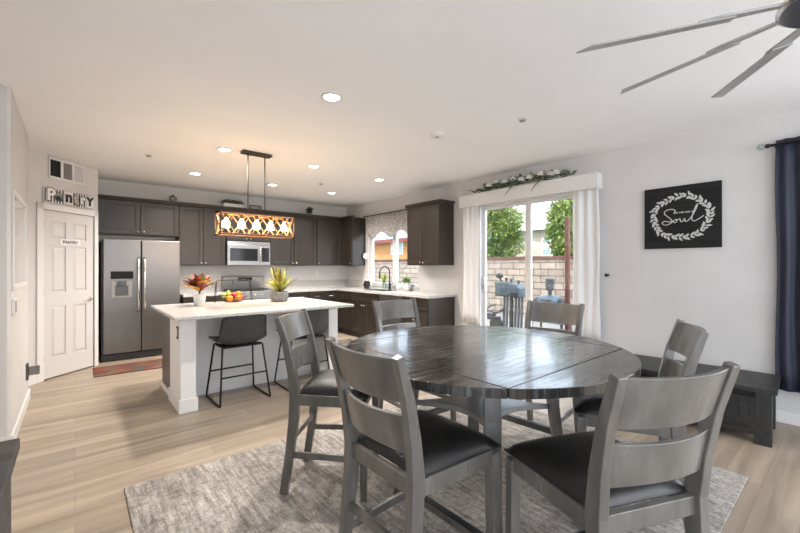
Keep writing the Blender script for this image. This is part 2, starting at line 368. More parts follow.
# pantry: diagonal wall with a door opening, local x runs along the wall
PX, PY, PR = -.28, 6.27, PI / 4
pr = thing('wall_pantry', None, None, (PX, PY, 0), PR); pr['kind'] = 'structure'
b = MB(); b.box(-1.0, -.03, 0, .1, -.05, H); b.box(.69, .74, 0, .1, -.05, H); b.box(-.03, .69, 0, .1, 2.07, H)
b.build('wall_face', M['wall'], pr)
ex, ey = PX + .74 * math.cos(PR), PY + .74 * math.sin(PR)
struct(MB().box(ex - .1, ex, ey + .0, YB, -.05, H).build('wall_nook', M['wall']))

def baseboard(name, x0, x1, y0, y1, h=.10):
    o = MB().box(x0, x1, y0, y1, 0, h).build(name, M['white'], bevel=.004); struct(o); return o
baseboard('baseboard_right', XR - .014, XR, YF, 1.98)
baseboard('baseboard_center', XR - .014, XR, 3.8, 4.2)
baseboard('baseboard_left', -.37, -.355, 4.1, 5.55)
baseboard('baseboard_hall', -.62, -.355, 4.085, 4.1)
baseboard('baseboard_side', -.62, -.605, YF, 4.08)
baseboard('baseboard_corner', -.72, -.355, 5.54, 5.555)
bb = MB().box(-1.0, -.10, -.014, 0, 0, .1).build('baseboard_pantry', M['white']); bb.location = (PX, PY, 0); bb.rotation_euler = (0, 0, PR); struct(bb)

# ---- window_1, kitchen
wr = bpy.data.objects.new('window_1', None); COL.objects.link(wr); wr['kind'] = 'structure'
y0, y1, z0, z1 = KW
b = MB()
for y in (y0, y1 - .06): b.box(XR + .05, XR + .11, y, y + .06, z0, z1)
b.box(XR + .052, XR + .108, y0 + .055, y1 - .055, z0, z0 + .06); b.box(XR + .052, XR + .108, y0 + .055, y1 - .055, z1 - .06, z1)
b.box(XR + .04, XR + .11, 5.80, 5.90, z0 + .002, z1 - .002)
b.build('window_frame', M['white'], wr, bevel=.004)
MB().box(XR - .02, XR + .15, y0 - .03, y1 + .03, z0 - .02, z0).build('window_sill', M['white'], wr)
MB().box(XR + .075, XR + .08, y0 + .05, y1 - .05, z0 + .05, z1 - .05).build('pane', M['glass'], wr)
# ---- door_1, sliding patio door
dr = bpy.data.objects.new('door_1', None); COL.objects.link(dr); dr['kind'] = 'structure'
y0, y1, z0, z1 = SD
b = MB()
b.box(XR + .02, XR + .13, y0, y0 + .05, 0, z1); b.box(XR + .02, XR + .13, y1 - .05, y1, 0, z1); b.box(XR + .022, XR + .128, y0 + .05, y1 - .05, z1 - .03, z1); b.box(XR + .022, XR + .128, y0 + .05, y1 - .05, 0.001, .04)
b.build('door_frame', M['white'], dr, bevel=.004)
def sash(ya, yb, x):
    b = MB(); w = .062
    b.box(x, x + .04, ya, ya + w, .04, z1 - .03); b.box(x, x + .04, yb - w, yb, .04, z1 - .03); b.box(x + .002, x + .038, ya + w, yb - w, .04, .13); b.box(x + .002, x + .038, ya + w, yb - w, z1 - .075, z1 - .032)
    s_ = b.build('sliding_panel', M['white'], dr)
    MB().box(x + .018, x + .022, ya + w, yb - w, .13, z1 - .075).build('pane', M['glass'], s_)
    return s_
sash(2.05, 2.945, XR + .035); s1 = sash(2.93, 3.745, XR + .08)
MB().box(XR + .055, XR + .08, 3.685, 3.71, 1.0, 1.2).build('door_handle', M['chrome'], s1, bevel=.004)
# ---- window_2 beside the navy curtain
wr = bpy.data.objects.new('window_2', None); COL.objects.link(wr); wr['kind'] = 'structure'
y0, y1, z0, z1 = RW; b = MB()
for y in (y0, (y0 + y1) / 2, y1 - .06): b.box(XR + .05, XR + .11, y, y + .06, z0, z1)
b.box(XR + .05, XR + .11, y0, y1, z0, z0 + .06); b.box(XR + .05, XR + .11, y0, y1, z1 - .06, z1)
b.build('window_frame', M['white'], wr); MB().box(XR + .075, XR + .08, y0, y1, z0, z1).build('pane', M['glass'], wr)

# ---- door_2, pantry door
dr = bpy.data.objects.new('door_2', None); COL.objects.link(dr); dr.location = (PX, PY, 0); dr.rotation_euler = (0, 0, PR); dr['kind'] = 'structure'
b = MB(); b.box(-.10, -.02, -.018, .0, 0, 2.13); b.box(.675, .73, -.018, .0, 0, 2.13); b.box(-.10, .73, -.018, 0, 2.055, 2.13)
b.build('door_casing', M['white'], dr, bevel=.005)
def six_panel(b, x0, x1, z0, z1, y):
    w = x1 - x0; st = w * .155; pw = (w - 3 * st) / 2
    rows = [(z0 + .24, z0 + .86), (z0 + 1.04, z0 + 1.60), (z0 + 1.70, z0 + 1.91)]
    b.box(x0, x1, y + .012, y + .035, z0, z1)
    b.box(x0, x0 + st, y, y + .012, z0, z1); b.box(x1 - st, x1, y, y + .012, z0, z1); b.box(x0 + st + pw, x1 - st - pw, y, y + .012, z0, z1)
    zz = [z0] + [q for r in rows for q in r] + [z1]
    for k in range(0, 8, 2): 
        b.box(x0 + st, x0 + st + pw, y, y + .012, zz[k], zz[k + 1]); b.box(x1 - st - pw, x1 - st, y, y + .012, zz[k], zz[k + 1])
    for (a, c) in rows:
        for xa in (x0 + st, x1 - st - pw):
            m = .03; xb = xa + pw
            vo = [b.v(p) for p in ((xa + .012, y + .011, a + .012), (xb - .012, y + .011, a + .012), (xb - .012, y + .011, c - .012), (xa + .012, y + .011, c - .012))]
            vi = [b.v(p) for p in ((xa + m, y + .002, a + m), (xb - m, y + .002, a + m), (xb - m, y + .002, c - m), (xa + m, y + .002, c - m))]
            for k in range(4): b.face([vo[k], vo[(k + 1) % 4], vi[(k + 1) % 4], vi[k]])
            b.face(vi)
b = MB(); six_panel(b, -.015, .67, .015, 2.05, .004); dl = b.build('door_leaf', M['door'], dr)
b = MB(); b.lathe([(.028, 0), (.028, -.008), (.01, -.012), (.01, -.045)], (.61, .004, .93), 14, 'y'); b.tube([(.61, -.045, .93), (.58, -.05, .93), (.50, -.045, .925)], .009)
b.build('door_handle', M['chrome'], dl, autos=True)
for z in (.22, 1.02, 1.84): MB().box(-.022, -.008, -.004, .006, z, z + .09).build('hinge', M['dsteel'], dl)

# small things on the pantry wall
def on_pantry(name, label, cat): return thing(name, label, cat, (PX, PY, 0), PR)
t = on_pantry('air_vent', 'white wall air vent grille above the pantry door', 'vent')
b = MB(); b.box(.04, .06, -.015, 0, 2.44, 2.71); b.box(.50, .52, -.015, 0, 2.44, 2.71); b.box(.04, .52, -.015, 0, 2.44, 2.475); b.box(.04, .52, -.015, 0, 2.675, 2.71)
b.box(.195, .225, -.015, 0, 2.44, 2.71); b.box(.345, .375, -.015, 0, 2.44, 2.71)
b.build('vent_frame', M['white'], t, bevel=.002)
for (x0, x1, m) in ((.06, .195, M['mblack']), (.225, .345, M['grille']), (.375, .50, M['white'])):
    b = MB(); b.box(x0, x1, -.004, -.001, 2.475, 2.675)
    n = 9
    for k in range(n): xx = x0 + (x1 - x0) * (k + .5) / n; b.box(xx - .0025, xx + .0025, -.012, -.003, 2.475, 2.675)
    b.build('louvre', m, t)
t = on_pantry('pantry_letter_sign', 'striped wall sign spelling Pantry in mixed letters above the pantry door', 'sign')
sx0, sx1, sz0, sz1 = -.03, .64, 2.145, 2.325
MB().box(sx0, sx1, -.024, -.018 + .002, sz0, sz1).build('backing', M['pot_w'], t)
b = MB()
for k in range(18):
    xx = sx0 + .008 + (sx1 - sx0) * k / 18; b.box(xx, xx + .014, -.027, -.023, sz0 + .004, sz1 - .004)
b.build('stripes', M['mblack'], t)
lets = [('P', .05, .20, M['pot_w'], 0), ('a', .15, .17, M['grille'], 0), ('n', .28, .19, M['mblack'], 1), ('t', .38, .19, M['valfab'], 0), ('r', .47, .17, M['pot_w'], 0), ('Y', .58, .15, M['mblack'], 1)]
for ch, x, sz, m, plate in lets:
    if not plate: text_obj('letter_outline', ch, sz * 1.04, M['mblack'], t, (x + .004, -.030, (sz0 + sz1) / 2 + (.01 if ch in 'anr' else 0)), (PI / 2, 0, 0), .002, .014)  # larger black copy behind the letter, drawn as its dark outline
    if plate: MB().box(x - .05, x + .055, -.031, -.026, sz0 + .012, sz1 - .012).build('letter_plate', M['pot_w'], t)
    text_obj('letter', ch, sz, m, t, (x, -.034, (sz0 + sz1) / 2 + (.01 if ch in 'anr' else 0)), (PI / 2, 0, 0), .002, .008)
t = on_pantry('pantry_name_plate', 'small white plate reading PANTRY on the panelled door', 'sign')
MB().box(.19, .47, -.004, .004, 1.64, 1.715).build('plate', M['pot_w'], t)
text_obj('lettering', 'PANTRY', .055, M['mblack'], t, (.33, -.006, 1.677), (PI / 2, 0, 0), .001, .001)

# left hall wall pieces
t = thing('wall_mirror', 'white framed rectangular mirror on the left hall wall', 'mirror', (-.37, 4.68, 1.58))
b = MB()
for y in (-.53, .49): b.box(0.001, .014, y, y + .04, -.39, .39)
b.box(0.001, .013, -.49, .49, -.39, -.35); b.box(0.001, .013, -.49, .49, .35, .39)
b.build('frame', M['white'], t, bevel=.003)
MB().box(.001, .006, -.49, .49, -.35, .35).build('mirror_glass', mat('mirror_silver', (.8, .8, .8), .05, 1), t)
t = thing('thermostat', 'small white wall thermostat with grey screen below the mirror', 'thermostat', (-.37, 4.2, 1.06))
MB().box(0, .02, -.06, .06, -.06, .06).build('housing', M['white'], t, bevel=.004)
MB().box(.018, .022, -.045, .045, -.045, .045).build('screen', M['grille'], t)
t = thing('wall_bracket', 'grey metal gate bracket low on the hall wall corner', 'bracket', (-.37, 5.30, .33))
MB().box(0, .02, -.05, .02, -.08, .08).build('plate', M['dsteel'], t, bevel=.003)
MB().box(.018, .10, -.03, .015, -.035, .045).build('catch', M['steel'], t, bevel=.004)

# ---------------------------------------------------------------- kitchen cabinets
def door_leaf(parent, x0, x1, z0, z1, y=0, knob=None, name='door'):
    b = MB(); w = .055 if (z1 - z0) > .25 else .03
    b.box(x0, x0 + w, y - .02, y, z0, z1); b.box(x1 - w, x1, y - .02, y, z0, z1)
    b.box(x0 + w, x1 - w, y - .02, y, z0, z0 + w); b.box(x0 + w, x1 - w, y - .02, y, z1 - w, z1)
    b.box(x0 + w, x1 - w, y - .010, y, z0 + w, z1 - w)
    g = .012
    b.box(x0 + w, x0 + w + g, y - .015, y - .008, z0 + w, z1 - w); b.box(x1 - w - g, x1 - w, y - .015, y - .008, z0 + w, z1 - w)
    b.box(x0 + w, x1 - w, y - .015, y - .008, z0 + w, z0 + w + g); b.box(x0 + w, x1 - w, y - .015, y - .008, z1 - w - g, z1 - w)
    d = b.build(name, M['cab'], parent, bevel=.002)
    if knob:
        k = MB(); k.lathe([(.006, 0), (.006, -.014), (.015, -.018), (.017, -.025), (.012, -.032), (.002, -.034)], (knob[0], y - .02, knob[1]), 12, 'y')
        k.build('knob', M['chrome'], d, smooth=True)
    return d
def wall_cabinet(label, loc, rz, w, z0, z1, nd, depth=.32, crown=(0, 0), knobs='auto', gap=.0):
    t = thing('wall_cabinet', label, 'cabinet', loc, rz, 'dark brown kitchen cabinets')
    MB().box(0, w, 0, depth, z0, z1).build('body', M['cab'], t)
    dw = (w - .02 - .012 * (nd - 1)) / nd
    for k in range(nd):
        xa = .01 + k * (dw + .012); xb = xa + dw
        if nd == 2: kx = xb - .03 if k == 0 else xa + .03
        else: kx = xa + .03 if knobs == 'left' else xb - .03
        door_leaf(t, xa, xb, z0 + .012, z1 - .035, 0, (kx, z0 + .045))
    b = MB(); b.prism([(0, 0), (-.012, .006), (-.04, .05), (-.04, .062), (.03, .062), (.03, 0)], -crown[0], w + crown[1], lambda a, c, q: (q, a + .0, z1 - .03 + c))
    b.build('crown', M['cab'], t)
    return t
YU = YB - .33
wall_cabinet('short dark two-door cabinet mounted above the steel refrigerator', (.25, YU, 0), 0, 1.055, 1.86, 2.40, 2)
wall_cabinet('tall dark two-door wall cabinet between refrigerator and microwave', (1.31, YU, 0), 0, .725, 1.39, 2.40, 2)
wall_cabinet('short dark two-door cabinet directly above the microwave', (2.04, YU, 0), 0, .78, 1.83, 2.40, 2)
wall_cabinet('tall dark two-door wall cabinet just right of the microwave', (2.825, YU, 0), 0, .985, 1.39, 2.40, 2)
wall_cabinet('tall dark single-door wall cabinet next to the far corner', (3.815, YU, 0), 0, .60, 1.39, 2.40, 1, knobs='left')
wall_cabinet('dark wall cabinet in the far corner, its side facing the sink window', (XR - .33, YU - .01, 0), -PI / 2, .43, 1.39, 2.40, 1, crown=(-.06, .03))
t = wall_cabinet('dark two-door wall cabinet between sink window and patio door', (XR - .33, 5.03, 0), -PI / 2, .78, 1.39, 2.40, 2, crown=(.03, .03))
b = MB(); b.prism([(0, 0), (.012, .006), (.04, .05), (.04, .062), (-.03, .062), (-.03, 0)], 0, .31, lambda a, c, q: (.78 + a, q, 2.37 + c)); b.build('crown', M['cab'], t)

def base_cabinet(label, loc, rz, w, kind, depth=.60, end=False):
    t = thing('base_cabinet', label, 'cabinet', loc, rz, 'dark brown kitchen cabinets')
    b = MB(); b.box(0, w, 0, depth, .10, .88); b.box(0, w, .06, depth, 0, .10); b.build('body', M['cab'], t)
    def handle_knob(d, x, z): 
        k = MB(); k.lathe([(.006, 0), (.006, -.014), (.015, -.018), (.017, -.025), (.012, -.032), (.002, -.034)], (x, -.02, z), 12, 'y'); k.build('knob', M['chrome'], d, smooth=True)
    def pull(d, x, z):
        k = MB(); k.tube([(x - .05, -.02, z), (x - .05, -.045, z), (x + .05, -.045, z), (x + .05, -.02, z)], .006, 6); k.build('handle', M['chrome'], d)
    if kind == 'drawers':
        for a, c in ((.12, .38), (.40, .66), (.68, .86)):
            d = door_leaf(t, .012, w - .012, a, c, 0, None, 'drawer'); handle_knob(d, w / 2, (a + c) / 2)
    elif kind == 'two':
        h = w / 2
        for s_, xa, xb in ((0, .012, h - .005), (1, h + .005, w - .012)):
            door_leaf(t, xa, xb, .12, .68, 0, (xb - .03 if s_ == 0 else xa + .03, .64))
        door_leaf(t, .012, w - .012, .70, .86, 0, None, 'drawer_front')
    elif kind == 'one':
        door_leaf(t, .012, w - .012, .12, .68, 0, (w - .05, .64)); d = door_leaf(t, .012, w - .012, .70, .86, 0, None, 'drawer'); pull(d, w / 2, .78)
    elif kind == 'twod':
        h = w / 2
        for s_, xa, xb in ((0, .012, h - .005), (1, h + .005, w - .012)):
            door_leaf(t, xa, xb, .12, .68, 0, (xb - .03 if s_ == 0 else xa + .03, .64)); d = door_leaf(t, xa, xb, .70, .86, 0, None, 'drawer'); pull(d, (xa + xb) / 2, .78)
    return t
YBF = YB - .61; XBF = XR - .61
base_cabinet('dark base cabinet between refrigerator and range', (1.31, YBF, 0), 0, .73, 'twod')
base_cabinet('dark base cabinet with drawers just right of the range', (2.83, YBF, 0), 0, .66, 'twod')
base_cabinet('dark base cabinet at the far corner of the back wall', (3.50, YBF, 0), 0, .64, 'twod')
base_cabinet('dark corner base cabinet with single drawer beside the sink cabinet', (XBF, 6.90, 0), -PI / 2, .50, 'one')
base_cabinet('dark two-door base cabinet under the kitchen sink', (XBF, 6.39, 0), -PI / 2, .92, 'two')
t = base_cabinet('dark drawer base cabinet at the patio end of the counter', (XBF, 4.83, 0), -PI / 2, .60, 'drawers')
# dishwasher
t = thing('dishwasher', 'dark steel dishwasher between sink cabinet and end drawers', 'dishwasher', (XBF, 5.465, 0), -PI / 2)
MB().box(0, .625, 0, .58, .1, .87).build('body', M['dsteel'], t); MB().box(.01, .615, -.02, 0, .11, .78).build('door', M['dsteel'], t, bevel=.004)
MB().box(.01, .615, -.02, 0, .79, .87).build('control_panel', M['steel'], t, bevel=.004)
MB().tube([(.06, -.02, .75), (.06, -.05, .75), (.56, -.05, .75), (.56, -.02, .75)], .009, 8).build('handle', M['steel'], t)
# worktops
b = MB(); b.box(1.31, 2.045, YBF - .03, YB, .88, .92); b.box(1.31, 2.045, YB - .02, YB, .92, 1.08)
tag(b.build('worktop', M['quartz'], bevel=.003), 'short white quartz worktop between refrigerator and range', 'countertop')
b = MB()
SX0, SX1, SY0, SY1 = 4.24, 4.60, 5.50, 6.15
b.box(2.825, XR, YBF - .03, YB, .88, .92); b.box(2.825, XR, YB - .02, YB, .92, 1.08)
XA = XBF - .03
b.box(XA, XR, 4.20, SY0, .88, .92); b.box(XA, XR, SY1, YBF - .03, .88, .92); b.box(XA, SX0, SY0, SY1, .88, .92); b.box(SX1, XR, SY0, SY1, .88, .92)
b.box(XR - .02, XR, 6.68, YB, .92, 1.08)
tag(b.build('worktop', M['quartz']), 'L-shaped white quartz worktop under the sink window', 'countertop')
t = thing('kitchen_sink', 'steel basin set in the worktop under the kitchen window', 'sink', (0, 0, 0))
b = MB(); b.box(SX0, SX1, SY0, SY1, .885, .889)
e = .006; b = MB(); b.box(SX0 + e, SX1 - e, SY0 + e, SY1 - e, .885, .892); 
b.box(SX0, SX0 + e, SY0, SY1, .885, .921); b.box(SX1 - e, SX1, SY0, SY1, .885, .921); b.box(SX0, SX1, SY0, SY0 + e, .885, .921); b.box(SX0, SX1, SY1 - e, SY1, .885, .921)
b.build('basin', M['steel'], t)
MB().lathe([(.03, .892), (.03, .896), (.01, .896)], ((SX0 + SX1) / 2, (SY0 + SY1) / 2, 0), 16).build('drain', M['chrome'], t)
t = thing('kitchen_faucet', 'tall black arched pull-down faucet at the kitchen sink', 'faucet', (4.66, 5.83, .92))
MB().lathe([(.035, 0), (.035, .01), (.024, .02), (.022, .13), (.014, .15)], (0, 0, 0), 16).build('base', M['black'], t, autos=True)
pts = [(0, 0, .12), (0, 0, .33)] + [(-.12 + .12 * math.cos(a), 0, .33 + .12 * math.sin(a)) for a in [PI * k / 10 for k in range(1, 11)]]
MB().tube(pts, .012, 10).build('spout', M['black'], t, smooth=True)
MB().tube([(-.24, 0, .34), (-.243, 0, .22)], [.013, .018], 10).build('spray_head', M['black'], t, autos=True)
MB().tube([(0, -.02, .09), (0, -.05, .10), (0, -.10, .14)], .007, 8).build('lever', M['black'], t, smooth=True)

# refrigerator
t = thing('refrigerator', 'stainless steel side-by-side refrigerator with water dispenser', 'refrigerator', (.285, 0, 0))
FY = 6.90
MB().box(.0, .99, FY + .075, YB - .03, .02, 1.75).build('body', mat('fridge_side_dark', (.045, .042, .04), .5), t, bevel=.004)
fd = MB().box(.02, .468, FY, FY + .07, .11, 1.765)
fd = fd.build('freezer_door', M['steel'], t, bevel=.008)
ff = MB().box(.480, .985, FY, FY + .07, .11, 1.765).build('fridge_door', M['steel'], t, bevel=.008)
for x, p in ((.435, fd), (.513, ff)):
    MB().tube([(x, FY, .71), (x, FY - .045, .74), (x, FY - .055, .9), (x, FY - .055, 1.25), (x, FY - .045, 1.47), (x, FY, 1.50)], .014, 10).build('handle', M['chrome'], p, smooth=True)
MB().box(.02, .985, FY + .02, FY + .10, .015, .10).build('kick_grille', M['mblack'], t)
d_ = MB(); d_.box(.105, .375, FY - .006, FY, 1.19, 1.30); dp = d_.build('dispenser_panel', M['display'], fd, bevel=.003)
b = MB(); b.box(.105, .375, FY - .006, FY + .002, .90, .92); b.box(.105, .12, FY - .006, FY + .002, .92, 1.16); b.box(.36, .375, FY - .006, FY + .002, .92, 1.16); b.box(.105, .375, FY - .008, FY + .002, 1.16, 1.185)
b.build('dispenser_frame', M['steel'], fd)
MB().box(.12, .36, FY - .003, FY + .001, .92, 1.16).build('dispenser_recess', mat('grey_plastic', (.30, .29, .28), .5), fd)
b = MB(); b.box(.19, .29, FY - .03, FY - .002, 1.10, 1.16); b.box(.165, .315, FY - .014, FY - .002, .95, 1.09); b.build('dispenser_nozzle', M['dsteel'], fd, bevel=.004)
tag(MB().box(-.02, 1.06, 6.05, 6.60, .001, .013).build('kitchen_mat', M['mat'], bevel=.003), 'red and grey patterned runner mat before the refrigerator', 'mat').location = (.2, .0, 0)
tag(MB().box(3.30, 3.95, 4.95, 6.15, .001, .012).build('kitchen_mat', M['darkmat'], bevel=.003), 'dark patterned floor mat in front of the sink', 'mat')

# microwave
t = thing('microwave', 'stainless steel over-range microwave with black window', 'microwave', (2.045, YB - .40, 1.395))
MB().box(0, .765, .02, .39, 0, .425).build('body', M['dsteel'], t)
MB().box(0, .765, -.0, .02, .375, .425).build('top_trim', M['steel2'], t, bevel=.003)
d = MB(); d.box(0, .575, -.012, .02, .0, .37); d = d.build('door', M['steel2'], t, bevel=.004)
MB().box(.045, .53, -.016, -.010, .075, .30).build('window', M['blackgl'], d)
MB().tube([(.565, -.012, .05), (.565, -.045, .07), (.565, -.045, .32), (.565, -.012, .34)], .009, 8).build('handle', M['chrome'], d, smooth=True)
cp = MB().box(.58, .765, -.008, .02, .0, .37).build('control_panel', M['steel2'], t, bevel=.003)
MB().box(.605, .745, -.012, -.006, .06, .32).build('keypad', M['blackgl'], cp)
# range
t = thing('gas_range', 'stainless steel gas range with black cooktop against back wall', 'stove', (2.05, 0, 0))
RY = YBF - .03
b = MB(); b.box(0, .77, RY + .03, YB - .02, .0, .905); b.build('body', M['dsteel'], t)
MB().box(.01, .76, RY, RY + .03, .20, .78).build('oven_door', M['steel2'], t, bevel=.004)
b = MB(); b.box(0, .77, RY - .01, RY + .05, .80, .93); b.build('front_panel', M['steel2'], t, bevel=.004)
for k in range(5):
    MB().lathe([(.02, 0), (.02, -.025), (.014, -.03)], (.10 + .143 * k, RY - .01, .86), 14, 'y').build('knob', M['chrome'], t, autos=True)
MB().box(0, .77, RY + .05, YB - .08, .905, .925).build('cooktop', M['blackgl'], t)
b = MB()
for gx in (.03, .275, .52):
    gy0, gy1 = RY + .08, YB - .11
    for x in (gx, gx + .11, gx + .22): b.box(x - .006, x + .006, gy0, gy1, .945, .957)
    for k in range(5): yy = gy0 + (gy1 - gy0) * k / 4; b.box(gx - .006, gx + .226, yy - .006, yy + .006, .945, .957)
    for x in (gx, gx + .22):
        for yy in (gy0, gy1): b.box(x - .008, x + .008, yy - .008, yy + .008, .925, .946)
b.build('burner_grates', M['mblack'], t)
b = MB(); b.prism([(0, 0), (-.02, .0), (-.045, .25), (-.02, .265), (.04, .265), (.04, 0)], 0, .77, lambda a, c, q: (q, YB - .07 + a, .925 + c)); bgd = b.build('backguard', M['steel2'], t, bevel=.004)
b = MB(); b.box(.26, .52, YB - .121, YB - .113, 1.10, 1.165); b.build('display', M['blackgl'], bgd)
# white wall outlet plates on the backsplash wall
# ---------------------------------------------------------------- island
t = thing('kitchen_island', 'white kitchen island with wing walls and quartz top overhanging the stools', 'kitchen island')
b = MB(); b.box(.655, 2.49, 3.78, 5.18, .900, .93); b.build('worktop', M['quartz'], t, bevel=.004)
IL = MB(); IL.box(.75, .88, 4.05, 4.57, 0, .90).box(2.31, 2.43, 4.05, 4.57, 0, .90).box(.88, 2.31, 4.50, 4.57, 0, .90).box(.88, 2.31, 4.12, 4.50, .85, .90)
IL.build('wing_walls', M['islewhite'], t)
b = MB()
for x0, x1 in ((.75, .88), (2.31, 2.43)):
    b.box(x0 - .016, x1 + .016, 4.034, 4.05, 0, .13)
    b.box(x0 - .016, x0, 4.05, 4.57, 0, .13); b.box(x1, x1 + .016, 4.05, 4.50, 0, .13)
b.box(.896, 2.294, 4.486, 4.50, 0, .13); b.box(.752, .766, 4.57, 5.15, 0, .06)
b.build('base_trim', M['islewhite'], t, bevel=.004)
b = MB(); b.box(.766, 2.42, 4.57, 5.15, .0, .90); b.build('cabinet_body', M['cab'], t)
b = MB(); b.box(.742, .75, 4.14, 4.21, .68, .80); ol = b.build('outlet_plate', M['mblack'], t, bevel=.002)
MB().box(.738, .743, 4.155, 4.195, .70, .78).build('socket', M['white'], ol)

# counter stools
def make_stool():
    t = thing('counter_stool', '', 'stool')
    # shell: seat and back in one moulded bucket; local front = +y
    prof = [(.24, .605), (.19, .585), (.10, .575), (.0, .57), (-.10, .575), (-.17, .60), (-.215, .66), (-.24, .74), (-.255, .82), (-.262, .885)]
    def sh(u, v):
        k = v * (len(prof) - 1); i = min(int(k), len(prof) - 2); f_ = k - i
        y = prof[i][0] * (1 - f_) + prof[i + 1][0] * f_; z = prof[i][1] * (1 - f_) + prof[i + 1][1] * f_
        hw = .235 - .02 * max(0, v - .6) / .4 - .03 * max(0, .25 - v)
        x = (u * 2 - 1); s_ = abs(x)
        if v > .5: # back: wraps forward at sides
            wrap = min(1, (v - .5) / .2); y += .075 * wrap * s_ ** 2.5; z += -.03 * max(0, (v - .85) / .15) * s_ ** 4
        z += .055 * s_ ** 3 * (1 - max(0, (v - .45) / .55)) * min(1, v / .25 + .25)
        return (x * hw, y, z)
    MB().surf(sh, 16, 22).build('seat_shell', M['stool'], t, smooth=True, solid=.022)
    legs = []
    for sx in (-1, 1):
        b = MB(); X0, X1 = sx * .20, sx * .248
        def rnd(p, q, r_, n=4): pass
        b.tube([(X0 * .9, .12, .568), (X0, .14, .555), (X1, .235, .02), (X1, .228, .010), (X1, -.228, .010), (X1, -.235, .02), (X0, -.14, .555), (X0 * .9, -.12, .568)], .0095, 8)
        b.build('leg', M['black'], t, smooth=True)
    for y in (-.19, .19):
        zz = .27; xx = .228
        MB().tube([(-xx, y, zz), (xx, y, zz)], .0085, 8).build('foot_bar', M['black'], t, smooth=True)
    MB().box(-.19, .19, -.13, .13, .545, .56).build('seat_plate', M['black'], t)
    return t
st = make_stool(); st.location = (1.315, 4.20, 0); st.rotation_euler = (0, 0, .02)
st['label'] = 'charcoal counter stool on black sled legs, nearer the island left end'; st['group'] = 'counter stools at the island'
s2 = copy_tree(st); s2.location = (2.045, 4.19, 0); s2.rotation_euler = (0, 0, -.03)
s2['label'] = 'charcoal counter stool partly hidden behind a dining chair at the island'

# ---------------------------------------------------------------- things on the island
t = thing('potted_croton', 'red and orange leafed plant in white pot on island', 'plant', (1.08, 4.80, .93))
b = MB(); b.lathe([(.048, 0), (.052, .005), (.066, .12), (.070, .128), (.066, .132), (.060, .125), (.055, .11), (.001, .11)], (0, 0, 0), 24); b.build('pot', M['pot_w'], t, smooth=True)
MB().lathe([(.001, .11), (.058, .112)], (0, 0, 0), 16, cap=False).build('soil', M['soil'], t)
b = MB(); b.tube([(0, 0, .10), (.0, .0, .2)], .008, 6)
for k in range(7): a = k * .9; b.tube([(0, 0, .14), (.04 * math.cos(a), .04 * math.sin(a), .22)], .004, 5)
b.build('stem', M['soil'], t)
rl, ol_, gl = MB(), MB(), MB()
for k in range(26):
    a = k * 2.39 + random.random() * .4; el = .25 + 1.1 * random.random()
    d = (math.cos(a) * math.cos(el), math.sin(a) * math.cos(el), math.sin(el))
    m_ = (gl if k % 6 == 5 else ol_ if k % 5 == 0 else rl)
    m_.leaf((d[0] * .02, d[1] * .02, .16 + .05 * random.random()), d, .17 + .08 * random.random(), .11, .12)
rl.build('red_leaves', M['redleaf'], t, solid=.0015); ol_.build('orange_leaves', M['orleaf'], t, solid=.0015); gl.build('green_leaves', M['leaf'], t, solid=.0015)

t = thing('potted_bromeliad', 'spiky yellow-green and maroon plant in round grey stone pot on island', 'plant', (1.98, 4.72, .93))
MB().lathe([(.085, 0), (.10, .006), (.112, .05), (.110, .10), (.102, .125), (.096, .12), (.098, .10), (.001, .10)], (0, 0, 0), 28).build('pot', M['pot_g'], t, smooth=True)
MB().lathe([(.001, .103), (.098, .104)], (0, 0, 0), 20, cap=False).build('soil', M['soil'], t)
yl, ml = MB(), MB()
for k in range(44):
    a = k * 2.39; el = 1.5 - (k / 44) * .9; d = (math.cos(a) * math.cos(el), math.sin(a) * math.cos(el), math.sin(el))
    (ml if k % 3 == 0 else yl).leaf((0, 0, .10), d, .25 + .12 * random.random() + .05 * (k < 18), .040, .12, seg=5)
yl.build('yellow_leaves', M['yleaf'], t, solid=.0015); ml.build('maroon_leaves', M['stripleaf'], t, solid=.0015)

BX, BY, BZ = 1.50, 5.0, .93
t = thing('fruit_basket', 'black wire fruit basket with tall hanging frame on island', 'basket', (BX, BY, BZ))
b = MB()
for r, z in ((.075, .006), (.115, .03), (.138, .06), (.150, .09)):
    b.tube([(r * 1.15 * math.cos(2 * PI * k / 28), r * .9 * math.sin(2 * PI * k / 28), z) for k in range(28)], .003, 5, closed=True)
for k in range(16):
    a = 2 * PI * k / 16
    b.tube([(r * 1.15 * math.cos(a), r * .9 * math.sin(a), z) for r, z in ((.005, .004), (.075, .006), (.115, .03), (.138, .06), (.150, .09))], .0018, 4)
b.build('wire_bowl', M['black'], t)
b = MB(); 
for y in (-.03, .03):
    b.tube([(-.21, y, .0), (-.19, y * .5, .26), (-.185, 0, .27), (.2, 0, .275), (.205, y * .5, .265), (.235, y, .0)], .004, 6)
b.tube([(.0, 0, .272), (.0, 0, .22)], .004, 6)
b.build('hanging_frame', M['black'], t)
fr = [('orange', 'orange', -.06, -.075, .048, .042), ('orange', 'orange', .05, -.06, .055, .04), ('apple', 'apple', .0, -.03, .085, .036), ('apple', 'apple', .105, -.02, .06, .033), ('pear', 'lime', -.09, .03, .07, .034), ('pear', 'lime', -.03, .05, .075, .034),
      ('orange', 'orange', .06, .05, .06, .04), ('apple', 'apple', .0, .0, .045, .034), ('orange', 'orange', .07, .0, .10, .034), ('pear', 'lime', -.055, -.01, .105, .032)]
